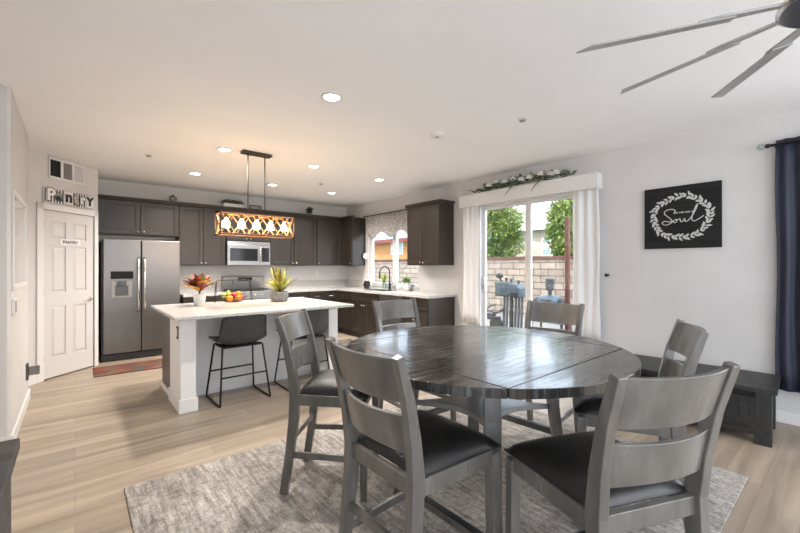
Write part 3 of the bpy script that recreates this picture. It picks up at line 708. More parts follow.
labs = ['bright orange at the left front of the wire fruit basket', 'bright orange at the right front of the wire fruit basket', 'red apple heaped in the middle of the fruit basket', 'red apple at the right rim of the fruit basket',
        'yellow-green pear at the left rim of the fruit basket', 'yellow-green pear at the back of the fruit basket', 'orange at the back right of the fruit basket', 'red apple deep under the other fruit in basket',
        'small orange on top at the right of the basket', 'yellow-green pear on top at the left of basket']
for (nm, m, x, y, z, r), lb in zip(fr, labs):
    q = thing(nm, lb, 'fruit', (BX + x, BY + y, BZ + z), 0, 'fruit in the wire basket')
    if nm == 'pear': MB().lathe([(.001, -r), (r * .7, -r * .8), (r, -r * .2), (r * .8, r * .5), (r * .4, r * 1.0), (r * .3, r * 1.3), (.001, r * 1.4)], n=14).build('flesh', M[m], q, smooth=True)
    elif nm == 'apple': MB().lathe([(.001, -r * .85), (r * .6, -r * .9), (r, -r * .1), (r * .9, r * .5), (r * .4, r * .85), (.001, r * .7)], n=14).build('flesh', M[m], q, smooth=True)
    else: MB().ball((0, 0, 0), r, 16, 10, (1, 1, .95)).build('flesh', M[m], q, smooth=True)
    MB().tube([(0, 0, r * .7), (.003, 0, r * (1.6 if nm == 'pear' else 1.15))], .0025, 5).build('stem', M['soil'], q)

# ---------------------------------------------------------------- dining table
TX, TY, TR, TH = 1.80, 1.40, .785, .91
t = thing('dining_table', 'round charcoal counter-height dining table with grey legs and lower shelf', 'table', (TX, TY, .0115))
TH -= .0115
hs = .545; g = .0012
def arc_pts(a0, a1, n=24): return [(TR * math.cos(a0 + (a1 - a0) * k / n), TR * math.sin(a0 + (a1 - a0) * k / n)) for k in range(n + 1)]
ac = math.acos(min(1, hs / TR))  # half-angle at which the leaf seam meets the rim
a_s = PI / 4
hsq = TR * math.sin(PI / 4) * .995
tb = MB().box(-hsq + g, hsq - g, -hsq + g, hsq - g, TH - .04, TH).build('table_top', M['table'], t, bevel=.0025)
for k in range(4):
    a0 = -PI / 4 + k * PI / 2; rim = arc_pts(a0 + .003, a0 + PI / 2 - .003)
    b = MB(); b.prism(rim, TH - .04, TH); o = b.build('drop_leaf', M['table'], t, bevel=.0025)
b = MB()
b.box(-.34, .34, -.36, -.335, TH - .12, TH - .04); b.box(-.34, .34, .335, .36, TH - .12, TH - .04); b.box(-.36, -.335, -.34, .34, TH - .12, TH - .04); b.box(.335, .36, -.34, .34, TH - .12, TH - .04)
b.build('apron', M['chair'], t)
for k in range(4):
    a = PI / 4 + k * PI / 2; c_, s_ = math.cos(a), math.sin(a)
    pts = [(c_ * r, s_ * r, z) for r, z in ((.38, TH - .04), (.395, .62), (.43, .36), (.49, .0))]
    MB().sweep(pts, [(.082, .05), (.082, .05), (.076, .05), (.07, .048)], (-c_, -s_, 0)).build('leg', M['chair'], t, bevel=.004)
# lower shelf with concave sides
poly = []
for k in range(4):
    a = PI / 4 + k * PI / 2; an = a + PI / 2
    p0 = Vector((math.cos(a), math.sin(a))) * .385; p1 = Vector((math.cos(an), math.sin(an))) * .385
    for q in range(12):
        f_ = q / 12; p = p0.lerp(p1, f_); n_ = -((p0 + p1) / 2).normalized(); poly.append(tuple(p + n_ * .11 * math.sin(PI * f_)))
MB().prism(poly, .545, .575).build('shelf', mat('glossy_grey_shelf', (.27, .26, .25), .25), t, bevel=.003)

# ---------------------------------------------------------------- dining chairs
def make_chair():
    t = thing('dining_chair', '', 'chair')
    wood = M['chair']; prof = [(-.285, .0), (-.245, .25), (-.222, .45), (-.215, .60), (-.232, .74), (-.265, .90), (-.315, 1.055)]
    def py(z):
        for (y0, z0), (y1, z1) in zip(prof, prof[1:]):
            if z <= z1: return y0 + (y1 - y0) * (z - z0) / (z1 - z0)
        return prof[-1][0]
    for sx in (-1, 1):
        pts = [(sx * (.205 if z < .62 else .205 + .018 * (z - .6) / .45), y, z) for y, z in prof]
        MB().sweep(pts, [(.036, .046), (.038, .05), (.04, .056), (.04, .058), (.038, .05), (.036, .042), (.034, .032)], (0, 1, 0)).build('back_post', wood, t, bevel=.003)
        MB().sweep([(sx * .230, .205, .0), (sx * .225, .20, .58)], [(.036, .036), (.046, .046)], (0, 1, 0)).build('leg', wood, t, bevel=.003)
    def slat(z0, z1, arch, bow=.042):
        b = MB(); n = 16; hw = .200; rows = []
        for i in range(n + 1):
            x = -hw + 2 * hw * i / n; q = 1 - (x / hw) ** 2
            zb = z0 + arch * q
            a = [(x, py(z1) + .010 - bow * q, z1), (x, py(z1) - .010 - bow * q, z1), (x, py(zb) - .010 - bow * q, zb), (x, py(zb) + .010 - bow * q, zb)]
            rows.append([b.v(p) for p in a])
        for r, s_ in zip(rows, rows[1:]):
            for k in range(4): b.face([r[k], r[(k + 1) % 4], s_[(k + 1) % 4], s_[k]])
        b.face(rows[0]); b.face(rows[-1][::-1])
        return b.build('back_slat', wood, t, bevel=.002, autos=True)
    slat(.884, 1.045, 0); slat(.69, .834, .014)
    # seat rails
    b = MB(); z0, z1 = .535, .598
    b.bar((-.205, .205, .566), (.205, .205, .566), .024, .063); b.bar((-.19, -.215, .566), (.19, -.215, .566), .024, .063)
    for sx in (-1, 1): b.bar((sx * .207, -.20, .566), (sx * .227, .19, .566), .024, .063)
    b.build('seat_frame', wood, t, bevel=.002)
    for sx in (-1, 1): MB().bar((sx * .206, -.235, .235), (sx * .227, .20, .235), .02, .036).build('side_stretcher', wood, t, bevel=.002)
    MB().bar((-.195, -.232, .33), (.195, -.232, .33), .02, .036).build('rear_stretcher', wood, t, bevel=.002)
    fs = MB().bar((-.215, .204, .175), (.215, .204, .175), .022, .04).build('foot_rest', wood, t, bevel=.002)
    MB().box(-.20, .20, .187, .218, .196, .201).build('foot_plate', M['black'], fs)
    # cushion
    def cu(u, v):
        x = u * 2 - 1; y = v * 2 - 1
        hw = .202 + .045 * v; bulge = (1 - abs(x) ** 4) * (1 - abs(y) ** 4)
        side = 1 - .03 * (1 - abs(y) ** 2) * 0
        yy = -.20 + .435 * v + (.012 * (1 - x * x) if v == 1 else 0)
        return (x * hw * side, yy, .604 + .022 * (1 - abs(x) ** 14) ** .5 * (1 - abs(y) ** 14) ** .5 + .038 * bulge)
    b = MB(); n = 18
    b.surf(cu, n, n); b.surf(lambda u, v: ((u * 2 - 1) * (.202 + .045 * v), -.20 + .435 * v + (.012 * (1 - (2 * u - 1) ** 2) if v == 1 else 0), .598), n, n)
    bmesh.ops.remove_doubles(b.b, verts=b.b.verts[:], dist=.0001)
    # side skirt
    def edge(u0, v0, u1, v1):
        r = []
        for k in range(n + 1):
            u = u0 + (u1 - u0) * k / n; v = v0 + (v1 - v0) * k / n; p = cu(u, v); r.append((b.v(p), b.v((p[0], p[1], .598))))
        for p, q in zip(r, r[1:]): b.face([p[0], q[0], q[1], p[1]])
    for e_ in ((0, 0, 1, 0), (1, 0, 1, 1), (1, 1, 0, 1), (0, 1, 0, 0)): edge(*e_)
    bmesh.ops.remove_doubles(b.b, verts=b.b.verts[:], dist=.0004)
    b.build('seat_cushion', M['leather'], t, autos=True)
    return t
ch0 = make_chair()
def face(dx, dy): return math.atan2(-dx, dy)
chairs = [
    (.825, 1.214, 1.0, .0, 'grey ladder-back dining chair nearest the camera on the left, its back over the near rug'),
    (1.365, .338, .40, .92, 'grey ladder-back dining chair at lower right, nearest the camera, back turned'),
    (1.08, 2.375, .70, -.71, 'grey dining chair at the left of the table, in front of the second stool'),
    (2.235, 2.725, -.03, -1, 'grey dining chair across the table, in front of the kitchen counter end'),
    (3.115, 1.65, -1, -.08, 'grey dining chair across the table, in front of the patio door'),
    (2.44, .55, -.42, .90, 'grey dining chair at the right of the table, near the dark coffee table'),
]
for i, (x, y, dx, dy, lb) in enumerate(chairs):
    c_ = ch0 if i == 0 else copy_tree(ch0)
    L = math.hypot(dx, dy); dx /= L; dy /= L
    c_.location = (x + dx * .315, y + dy * .315, .0115); c_.rotation_euler = (0, 0, face(dx, dy))
    c_['label'] = lb; c_['group'] = 'dining chairs round the table'
rug = MB().box(.23, 3.33, .45, 2.90, .0, .011).build('area_rug', M['rug'], bevel=.003)
tag(rug, 'large distressed grey and beige rug under the dining table', 'rug')

# ---------------------------------------------------------------- right wall things
t = thing('coffee_table', 'long low dark rustic wooden storage table against the right wall', 'coffee table', (4.275, 1.06, 0), math.radians(3.5))
CX0, CX1, CY0, CY1 = -.32, .30, -.665, .665
b = MB()
for k in range(4):
    x0 = CX0 + (CX1 - CX0) * k / 4; b.box(x0 + .001, x0 + (CX1 - CX0) / 4 - .001, CY0, CY1, .405, .44)
b.build('table_top', M['bench'], t, bevel=.002)
b = MB(); b.box(CX0 + .05, CX1 - .03, CY0 + .12, CY1 - .12, .06, .405); b.build('body', M['bench'], t)
for y in (CY0 + .03, CY1 - .13):
    for x in (CX0 + .02, CX1 - .12): MB().box(x, x + .10, y, y + .10, 0, .405).build('leg', M['bench'], t, bevel=.003)
def barn(y0, y1):
    b = MB(); x = CX0 + .035
    n = 5
    for k in range(n): b.box(x, x + .015, y0 + (y1 - y0) * k / n + .001, y0 + (y1 - y0) * (k + 1) / n - .001, .075, .36)
    b.box(x - .01, x, y0, y1, .075, .11); b.box(x - .01, x, y0, y1, .325, .36); b.box(x - .01, x, y0, y0 + .035, .11, .325); b.box(x - .01, x, y1 - .035, y1, .11, .325)
    b.bar((x - .005, y0 + .03, .12), (x - .005, y1 - .03, .315), .01, .035, (1, 0, 0))
    d = b.build('door', M['bench'], t, bevel=.001)
    for yy in (y0 + .05, y1 - .05):
        k = MB(); k.lathe([(.018, 0), (.018, -.008)], (x - .012, yy, .385), 12, 'x'); k.box(x - .02, x - .012, yy - .006, yy + .006, .32, .385); k.build('roller', M['black'], d)
barn(-.54, -.06); barn(.06, .54)
MB().box(CX0 + .02, CX0 + .026, -.55, .55, .380, .392).build('door_rail', M['black'], t)
# navy curtain with rod
t = thing('curtain_rod', 'black curtain rod with clear ball finial on the right wall', 'curtain rod', (0, 0, 0))
MB().tube([(4.66, .49, 2.43), (4.66, -2.3, 2.43)], .012, 10).build('rod', M['black'], t, smooth=True)
b = MB(); b.ball((4.66, .545, 2.43), .03, 14, 10); b.build('finial', M['vase'], t, smooth=True)
MB().lathe([(.018, .49), (.022, .505), (.014, .52)], (4.66, 0, 2.43), 12, 'y').build('finial_collar', M['black'], t)
b = MB(); b.tube([(4.75, .44, 2.43), (4.66, .44, 2.43)], .008, 8); b.lathe([(.025, 4.738), (.025, 4.75)], (0, .44, 2.43), 12, 'x'); b.build('bracket', M['black'], t)
def drape(b, y0, y1, xc, z0, z1, folds, amp, spread=0, nz=14, ph=0):
    N = folds * 10
    def f(u, v):
        z = z1 + (z0 - z1) * v; k = 1 + spread * v
        ym = (y0 + y1) / 2; y = ym + (y0 + (y1 - y0) * u - ym) * k
        a = amp * (.75 + .35 * v); return (xc + a * math.sin(2 * PI * folds * u + ph + .5 * math.sin(3 * v + u * 4)), y + .006 * math.sin(9 * v + 8 * u), z)
    return b.surf(f, N, nz)
tag(drape(MB(), .45, -.30, 4.675, .30, 2.47, 8, .018).build('curtain', M['navy'], smooth=True, solid=.003), 'dark navy curtain hanging at the right edge', 'curtain')
# wall sign
t = thing('wall_art_sign', 'black wooden sign with white leaf wreath and script writing on right wall', 'sign', (4.75, 1.155, 1.877), -PI / 2)
# local x -> -Y world, local -y -> -X (towards room)
W2, H2 = .325, .32
MB().box(-W2, W2, -.03, -.001, -H2, H2).build('board', noisy('black_sign_board', (.012, .012, .0115), (.02, .02, .0195), (2, 10, 30), .75, spec=.2), t, bevel=.002)
white = mat('sign_white', (.55, .55, .53), .7)
b = MB()
for k in range(46):
    a = 2 * PI * k / 46; wob = 1 + .025 * math.sin(5 * a + 1); rx, rz_ = .24 * wob, .212 * wob
    p = (rx * math.cos(a), -.032, rz_ * math.sin(a)); ta = math.atan2(rz_ * math.cos(a), -rx * math.sin(a))
    for s_ in (-1, 1):
        d = ta + s_ * (.7 + .25 * math.sin(k * 2.3)); L = .050 + .010 * math.sin(k * 1.7 + s_); w = .021
        dx, dz = math.cos(d), math.sin(d); nx, nz_ = -dz, dx
        pts = [(0, 0), (.35, .5), (.7, .38), (1, 0), (.7, -.38), (.35, -.5)]
        vv = [b.v((p[0] + dx * L * q + nx * w * r_, -.0325, p[2] + dz * L * q + nz_ * w * r_)) for q, r_ in pts]; b.face(vv)
b.build('leaf_wreath', white, t, solid=.0015)
def stroke(b, pts, r=.0045):
    # smooth catmull-rom through points
    P_ = [Vector((x, -.032, z)) for x, z in pts]; out = []
    for i in range(len(P_) - 1):
        p0, p1, p2, p3 = P_[max(i - 1, 0)], P_[i], P_[i + 1], P_[min(i + 2, len(P_) - 1)]
        for k in range(6):
            s_ = k / 6; out.append(.5 * ((2 * p1) + (p2 - p0) * s_ + (2 * p0 - 5 * p1 + 4 * p2 - p3) * s_ ** 2 + (3 * p1 - p0 - 3 * p2 + p3) * s_ ** 3))
    out.append(P_[-1]); b.tube(out, r, 6)
b = MB()
stroke(b, [(-.055, .035), (-.045, .065), (-.075, .085), (-.125, .075), (-.14, .045), (-.11, .01), (-.075, -.03), (-.085, -.06), (-.13, -.075), (-.16, -.055), (-.14, -.035), (-.085, -.045), (-.05, -.03)])
stroke(b, [(-.05, -.03), (-.065, -.045), (-.05, -.055), (-.035, -.045), (-.03, -.028), (-.045, -.022), (-.03, -.03), (-.005, -.02), (0, -.045), (.015, -.05), (.035, -.02), (.04, -.05), (.06, -.045), (.09, -.01), (.125, .06), (.14, .11), (.13, .10), (.105, .03), (.095, -.03), (.11, -.052), (.14, -.04), (.19, -.005)])
b.build('script_lettering', white, t)
text_obj('small_lettering', 'it is well with my', .026, white, t, (.03, -.0325, .045), (PI / 2, 0, 0), .001, .0006)
# sliding door dressing
t = thing('valance_box', 'white box valance above the sliding patio door', 'valance', (0, 0, 0))
b = MB(); b.box(4.61, 4.625, 1.93, 4.02, 2.285, 2.465); b.box(4.625, 4.75, 1.93, 1.945, 2.285, 2.465); b.box(4.625, 4.75, 4.005, 4.02, 2.285, 2.465); b.box(4.625, 4.75, 1.945, 4.005, 2.45, 2.465)
b.build('box', M['white'], t, bevel=.002)
b = MB(); b.box(4.605, 4.612, 1.925, 4.025, 2.285, 2.30); b.box(4.60, 4.612, 1.92, 4.03, 2.452, 2.468); b.build('moulding', M['white'], t)
tag(drape(MB(), 4.0, 3.70, 4.685, .50, 2.40, 3, .014, .06).build('curtain', M['curtain'], smooth=True, solid=.002), 'sheer white curtain at the left of the patio door', 'curtain', 'white patio door curtains')
tag(drape(MB(), 2.245, 1.94, 4.685, .50, 2.40, 3, .014, .10).build('curtain', M['curtain'], smooth=True, solid=.002), 'sheer white curtain at the right of the patio door', 'curtain', 'white patio door curtains')
t = thing('curtain_holdback', 'small black holdback peg on wall right of the patio curtain', 'holdback', (4.75, 1.86, 1.27))
MB().lathe([(.012, 0), (.012, -.05), (.02, -.055), (.02, -.065)], n=12, axis='x').build('peg', M['black'], t)
# garland
t = thing('leaf_garland', 'sage leaf and white flower garland lying on the patio valance', 'garland', (4.68, 0, 2.475))
st_, lf, fl, lf2 = MB(), MB(), MB(), MB()
gy = [3.72 - 1.48 * k / 30 for k in range(31)]
st_.tube([(.0 + .015 * math.sin(k), y, .015 + .012 * math.sin(k * .7) + .03 * math.exp(-((k - 16) / 6) ** 2)) for k, y in enumerate(gy)], .005, 6)
for k in range(210):
    u = random.random(); y = 3.76 - 1.56 * u; den = math.exp(-((u - .5) / .32) ** 2)
    if random.random() > .35 + .65 * den: continue
    d = (random.uniform(-.8, .1), random.uniform(-1, 1), random.uniform(0, 1.0))
    (lf if random.random() < .62 else lf2).leaf((random.uniform(-.05, -.01), y, .015 + .06 * den * random.random()), d, random.uniform(.09, .16), .05, .25)
for k in range(9):
    y = 3.42 - .13 * k + random.uniform(-.03, .03); c = Vector((-.095 + random.uniform(-.015, .01), y, .045 + .03 * random.random())); fl = MB()
    for q in range(16):
        a = q * 2.4; el = .1 + 1.3 * q / 16
        fl.leaf(c, (math.cos(a) * math.cos(el) - .3, math.sin(a) * math.cos(el), math.sin(el)), .062, .05, .1, seg=3)
    fl.build('flower', M['flower'], t, solid=.0015)
for y in (2.62, 3.02): lf.leaf((-.08, y, .02), (-.35, .4, -.3), .15, .06, .6)
st_.build('stem', M['soil'], t); lf.build('leaves', M['dleaf'], t, solid=.0015); lf2.build('pale_leaves', noisy('pale_sage_leaf', (.20, .24, .18), (.32, .35, .28), (15, 15, 15), .6), t, solid=.0015)

# kitchen window valance, rod and sill things
t = thing('window_valance', 'scalloped grey and white patterned valance above the kitchen sink', 'valance', (0, 0, 0))
def vf(u, v):
    y = 6.66 - 1.46 * u; bot = 2.0 + .055 * math.cos(2 * PI * 2.5 * u + .6); z = 2.41 + (bot - 2.41) * v
    return (4.69 + .010 * math.sin(2 * PI * 14 * u), y, z)
MB().surf(vf, 90, 8).build('fabric', M['valfab'], t, smooth=True, solid=.003)
b = MB(); b.tube([(4.69, 6.735, 2.425), (4.69, 5.06, 2.425)], .01, 8); b.ball((4.69, 6.728, 2.425), .018)
for y in (6.70, 5.10): b.tube([(4.69, y, 2.425), (4.75, y, 2.425)], .006, 6)
b.build('rod', M['black'], t)
def small_plant(name, label, loc, potm, pr_, ph_, n, L, w, lm=M['leaf'], spread=1.0, square=None):
    t = thing(name, label, 'plant', loc)
    if square:
        a, c = square; b = MB(); b.box(-a, a, -c, c, 0, ph_); b.build('pot', potm, t, bevel=.004)
        MB().box(-a + .006, a - .006, -c + .006, c - .006, ph_, ph_ + .002).build('soil', M['soil'], t)
    else:
        MB().lathe([(pr_ * .75, 0), (pr_ * .95, ph_ * .4), (pr_, ph_), (pr_ * .9, ph_), (pr_ * .85, ph_ * .85), (.001, ph_ * .85)], n=18).build('pot', potm, t, smooth=True)
        MB().lathe([(.001, ph_ * .87), (pr_ * .85, ph_ * .87)], n=14, cap=False).build('soil', M['soil'], t)
    b = MB()
    for k in range(n):
        a = k * 2.39; el = random.uniform(.3, 1.45); d = (math.cos(a) * math.cos(el), math.sin(a) * math.cos(el), math.sin(el))
        if square: p = (random.uniform(-square[0], square[0]) * .95, random.uniform(-square[1], square[1]) * .8, ph_ * .9)
        else: p = (d[0] * pr_ * .4, d[1] * pr_ * .4, ph_ * .85)
        b.leaf(p, d, L * random.uniform(.6, 1.1), w, .3 * spread)
    b.build('leaves', lm, t, solid=.001)
    return t
small_plant('potted_plant', 'white planter with green leaves on the sink window ledge', (4.66, 5.34, .92), M['pot_w'], .085, .16, 40, .16, .05)
t = thing('glass_vase', 'clear glass vase holding green sprigs beside the faucet', 'vase', (4.67, 6.02, .92))
MB().lathe([(.035, 0), (.045, .01), (.05, .08), (.03, .14), (.036, .17), (.033, .17), (.026, .14), (.044, .08), (.04, .012), (.001, .01)], n=18).build('vessel', M['vase'], t, smooth=True)
b = MB()
for k in range(24):
    a = k * 2.39; d = (math.cos(a) * .5, math.sin(a) * .5, 1); b.leaf((0, 0, .10 + .01 * (k % 4) * 2), d, random.uniform(.10, .22), .028, .15)
b.build('sprigs', noisy('bright_sprig', (.25, .35, .04), (.4, .5, .08), (9, 9, 9), .5), t, solid=.001)
t = thing('coffee_carafe', 'glass and black kettle with white lid on the counter left of the sink', 'kettle', (4.55, 6.42, .92))
MB().lathe([(.06, 0), (.07, .01), (.08, .06), (.075, .12), (.05, .16), (.05, .165)], n=20).build('vessel', M['blackgl'], t, smooth=True)
MB().lathe([(.052, .165), (.052, .18), (.02, .195), (.012, .21), (.001, .215)], n=20).build('lid', M['pot_w'], t, smooth=True)
MB().tube([(0, -.06, .15), (0, -.12, .15), (0, -.125, .05), (0, -.075, .03)], .009, 8).build('handle', M['pot_w'], t, smooth=True)
for (x, y, h_, m, lb) in ((4.64, 5.55, .15, M['pot_w'], 'white pump soap bottle beside the window planter'), (4.66, 5.635, .12, M['vase'], 'small clear soap bottle between faucet and white bottle')):
    t = thing('soap_bottle', lb, 'bottle', (x, y, .92), 0, 'soap bottles by the sink')
    MB().lathe([(.026, 0), (.03, .006), (.03, h_ * .75), (.012, h_ * .88), (.012, h_)], n=16).build('bottle_body', m, t, smooth=True)
    MB().tube([(0, 0, h_), (0, 0, h_ + .03), (-.04, 0, h_ + .028)], .006, 6).build('pump', M['chrome'], t, smooth=True)
t = thing('wall_ornament', 'small white fabric bow hanging on the corner cabinet side', 'ornament', (4.71, 6.735, 1.60))
b = MB()
for k in range(7): a = k * .9; b.leaf((0, 0, 0), (math.cos(a) * .8, -.35, math.sin(a)), .075, .045, .1, up=(0, 1, 0))
b.build('bow', M['flower'], t, solid=.002); MB().tube([(0, 0, 0), (-.0, -.005, .14)], .002, 5).build('cord', M['black'], t)
# outlets above the counters
for i, (x, lb) in enumerate(((3.05, 'white outlet plate on back wall right of the range'), (4.0, 'white outlet plate on back wall near the corner'))):
    t = thing('wall_outlet', lb, 'outlet', (x, YB, 1.2), 0, 'kitchen wall outlets')
    MB().box(-.035, .035, -.006, 0, -.057, .057).build('plate', M['white'], t, bevel=.002)
    for z in (-.025, .025): MB().box(-.015, .015, -.008, -.005, z - .013, z + .013).build('socket', M['door'], t)

# things on top of the wall cabinets
ZT = 2.432
small_plant('succulent_pot', 'small green succulent in round grey pot on cabinet above the refrigerator', (1.25, 7.33, ZT), M['pot_g'], .055, .085, 22, .085, .03, M['dleaf'])
small_plant('planter_box', 'low white box of dark greenery on cabinets left of the range', (2.20, 7.33, ZT), M['pot_w'], .05, .075, 150, .14, .03, M['mleaf'], square=(.17, .055))
t = thing('small_wooden_sign', 'small dark framed sign on the cabinets behind the chandelier', 'sign', (2.62, 7.36, ZT))
b = MB(); b.box(-.11, .11, -.01, .01, 0, .012); b.box(-.11, .11, -.01, .01, .085, .10); b.box(-.11, -.095, -.01, .01, 0, .10); b.box(.095, .11, -.01, .01, 0, .10); b.build('frame', M['brown_iron'], t)
MB().box(-.095, .095, -.002, .002, .012, .085).build('panel', M['grille'], t)
t = small_plant('potted_greenery', 'dark leafy plant on small stand atop the cabinets right of microwave', (3.72, 7.33, ZT + .05), M['mblack'], .055, .07, 46, .10, .04, M['dleaf'])
b = MB()
for a in range(4): b.bar((.05 * math.cos(a * PI / 2 + .8), .05 * math.sin(a * PI / 2 + .8), -.05), (.05 * math.cos(a * PI / 2 + .8), .05 * math.sin(a * PI / 2 + .8), .01), .01, .01)
b.build('stand', M['mblack'], t)

# sideboard at the left edge
t = thing('sideboard', 'dark grey wooden sideboard corner at the lower left edge', 'sideboard', (0, 0, 0))
sbm = noisy('dark_grey_wood', (.05, .047, .044), (.09, .085, .08), (3, 20, 20), .6)
MB().box(-.60, -.135, .75, 1.735, .785, .82).build('top', sbm, t, bevel=.003)
MB().box(-.58, -.165, .78, 1.70, .0, .785).build('body', sbm, t)
for y0, y1 in ((.80, 1.23), (1.25, 1.68)):
    d = MB().box(-.165, -.150, y0, y1, .08, .74).build('door', sbm, t, bevel=.003)
    MB().tube([(-.150 + .03 * math.sin(2 * PI * k / 16) * 0 - .0 + .012 + .012 * math.cos(2 * PI * k / 16), (y1 - .06), .52 + .045 * math.sin(2 * PI * k / 16)) for k in range(16)], .004, 6, closed=True).build('ring_handle', M['black'], d)

# ---------------------------------------------------------------- ceiling fixtures
lights = [(1.56, 2.69, 'recessed downlight nearest the camera, above the walkway'), (1.32, 4.69, 'recessed downlight just left of the chandelier canopy'), (2.45, 4.70, 'recessed downlight right of the chandelier rods'), (3.61, 4.78, 'recessed downlight nearest the sink wall, front row'),
          (3.59, 6.2, 'recessed downlight in the far right corner, back row'), (2.49, 6.2, 'recessed downlight behind the chandelier rods, back row'), (1.33, 6.18, 'recessed downlight above the refrigerator front, back row')]
for x, y, lb in lights:
    t = thing('recessed_downlight', lb, 'ceiling light', (x, y, H), 0, 'recessed ceiling downlights')
    MB().lathe([(.085, 0), (.085, -.004), (.066, -.010), (.062, -.004)], n=28, cap=False).build('trim_ring', M['white'], t, smooth=True)
    MB().lathe([(.001, -.006), (.063, -.006)], n=24, cap=False).build('lens', M['downlight'], t)
    l = bpy.data.lights.new('downlight_lamp', 'AREA'); l.shape = 'DISK'; l.size = .12; l.energy = 29; l.color = (1, .95, .89); l.spread = math.radians(140)
    o = bpy.data.objects.new('downlight_lamp', l); COL.objects.link(o); o.location = (0, 0, -.012); o.parent = t
t = thing('smoke_detector', 'round white smoke detector on ceiling between downlight and patio door', 'smoke detector', (2.82, 2.75, H))
MB().lathe([(.07, 0), (.07, -.012), (.05, -.028), (.02, -.032), (.001, -.032)], n=24).build('housing', M['white'], t, autos=True); MB().lathe([(.02, -.032), (.018, -.036), (.001, -.036)], n=16).build('sensor', M['grille'], t)
for x, y, lb in ((3.13, 1.97, 'small round sprinkler cap on the ceiling near the patio door'), (.68, 5.52, 'small round sprinkler cap on the ceiling near the pantry'), (3.05, 5.6, 'small round sprinkler cap on ceiling between the far downlights')):
    t = thing('sprinkler_cap', lb, 'sprinkler', (x, y, H), 0, 'ceiling sprinkler caps')
    MB().lathe([(.042, 0), (.042, -.004), (.03, -.008)], n=20).build('escutcheon', M['white'], t, autos=True); MB().lathe([(.026, -.014), (.026, -.022)], n=16).build('cap_disc', M['grille'], t)
    MB().lathe([(.008, -.006), (.008, -.016)], n=10).build('stem', M['grille'], t)

# chandelier
CXm, CYm = 1.65, 4.60
t = thing('linear_chandelier', 'rectangular caged chandelier with five glowing bulbs over the island', 'chandelier', (CXm, CYm, 0))
MB().box(-.17, .17, -.055, .055, H - .03, H).build('canopy', M['brown_iron'], t, bevel=.003)
for x in (-.10, .10): MB().tube([(x, 0, H - .03), (x, 0, 1.985)], .007, 8).build('rod', M['brown_iron'], t, smooth=True)
hx, hy, za, zb = .43, .10, 1.73, 1.985
b = MB(); s_ = .013
for y in (-hy, hy):
    for z in (za, zb): b.bar((-hx, y, z), (hx, y, z), s_, s_)
for x in (-hx, hx):
    for z in (za, zb): b.bar((x, -hy, z), (x, hy, z), s_, s_)
    for y in (-hy, hy): b.bar((x, y, za), (x, y, zb), s_, s_, (1, 0, 0))
b.bar((-hx, 0, zb), (hx, 0, zb), .03, .012); b.bar((-hx, -hy + .02, zb), (-hx, hy, zb), s_, s_)
b.build('outer_frame', M['brown_iron'], t)
b = MB(); n = 5; w_ = 2 * hx / n
for y in (-hy + .012, hy - .012):
    for k in range(n):
        xa = -hx + w_ * k
        b.bar((xa, y, za + .01), (xa + w_, y, zb - .01), .009, .013, (0, 1, 0)); b.bar((xa, y, zb - .01), (xa + w_, y, za + .01), .009, .013, (0, 1, 0))
    b.bar((-hx + .01, y, za + .012), (hx - .01, y, za + .012), .016, .014); b.bar((-hx + .01, y, zb - .012), (hx - .01, y, zb - .012), .016, .014)
for x in (-hx + .012, hx - .012):
    b.bar((x, -hy, za + .01), (x, hy, zb - .01), .009, .013, (1, 0, 0)); b.bar((x, -hy, zb - .01), (x, hy, za + .01), .009, .013, (1, 0, 0))
b.build('lattice', M['lampwood'], t)
for k in range(n):
    x = -hx + w_ * (k + .5)
    sk = MB().lathe([(.018, zb), (.018, zb - .05), (.014, zb - .06)], (x, 0, 0), 12).build('socket', M['brown_iron'], t, autos=True)
    bl = MB().lathe([(.012, zb - .06), (.016, zb - .08), (.040, zb - .115), (.044, zb - .14), (.034, zb - .172), (.001, zb - .178)], (x, 0, 0), 14).build('bulb', M['bulb'], sk, smooth=True)
    l = bpy.data.lights.new('bulb_lamp', 'POINT'); l.energy = 2.2; l.color = (1, .62, .30); l.shadow_soft_size = .03
    o = bpy.data.objects.new('bulb_lamp', l); COL.objects.link(o); o.parent = t; o.location = (x, -.0, zb - .21)

# ceiling fan
FXc, FYc, FZ, FR = 1.90, .01, 2.24, .80
t = thing('ceiling_fan', 'large brushed nickel windmill ceiling fan at the upper right', 'ceiling fan', (FXc, FYc, FZ))
b = MB(); b.tube([(0, 0, .08), (0, 0, H - FZ - .04)], .016, 12); b.build('downrod', M['fan'], t, smooth=True)
MB().lathe([(.03, H - FZ - .07), (.075, H - FZ - .03), (.08, H - FZ)], n=24).build('canopy', M['fan'], t, smooth=True)
MB().lathe([(.05, .09), (.10, .075), (.115, .045), (.115, .0), (.095, -.035), (.04, -.05), (.001, -.052)], n=32).build('motor_housing', M['chrome'], t, autos=True)
MB().lathe([(.165, -.006), (.175, .0), (.175, .012), (.16, .016), (.11, .016), (.11, -.006), (.165, -.006)], n=40, cap=False).build('blade_ring', M['chrome'], t, autos=True)
for k in range(9):
    a = math.radians(76 + 40 * k); ca, sa = math.cos(a), math.sin(a)
    def fp(r, w, z): return (ca * r - sa * w, sa * r + ca * w, z)
    b = MB(); b.prism([(.17, -.022), (.34, -.034), (.40, -.012), (.40, .012), (.34, .034), (.17, .022)], 0, 1, lambda r, w, z: fp(r, w, (.016 if z else .007) - w * .28))
    br_ = b.build('blade_arm', M['fan'], t, bevel=.001)
    b = MB(); b.prism([(.30, -.032), (FR, -.040), (FR - .06, .038), (.30, .032)], 0, 1, lambda r, w, z: fp(r, w, (.005 if z else -.001) - w * .28))
    b.build('blade', M['fan'], t)

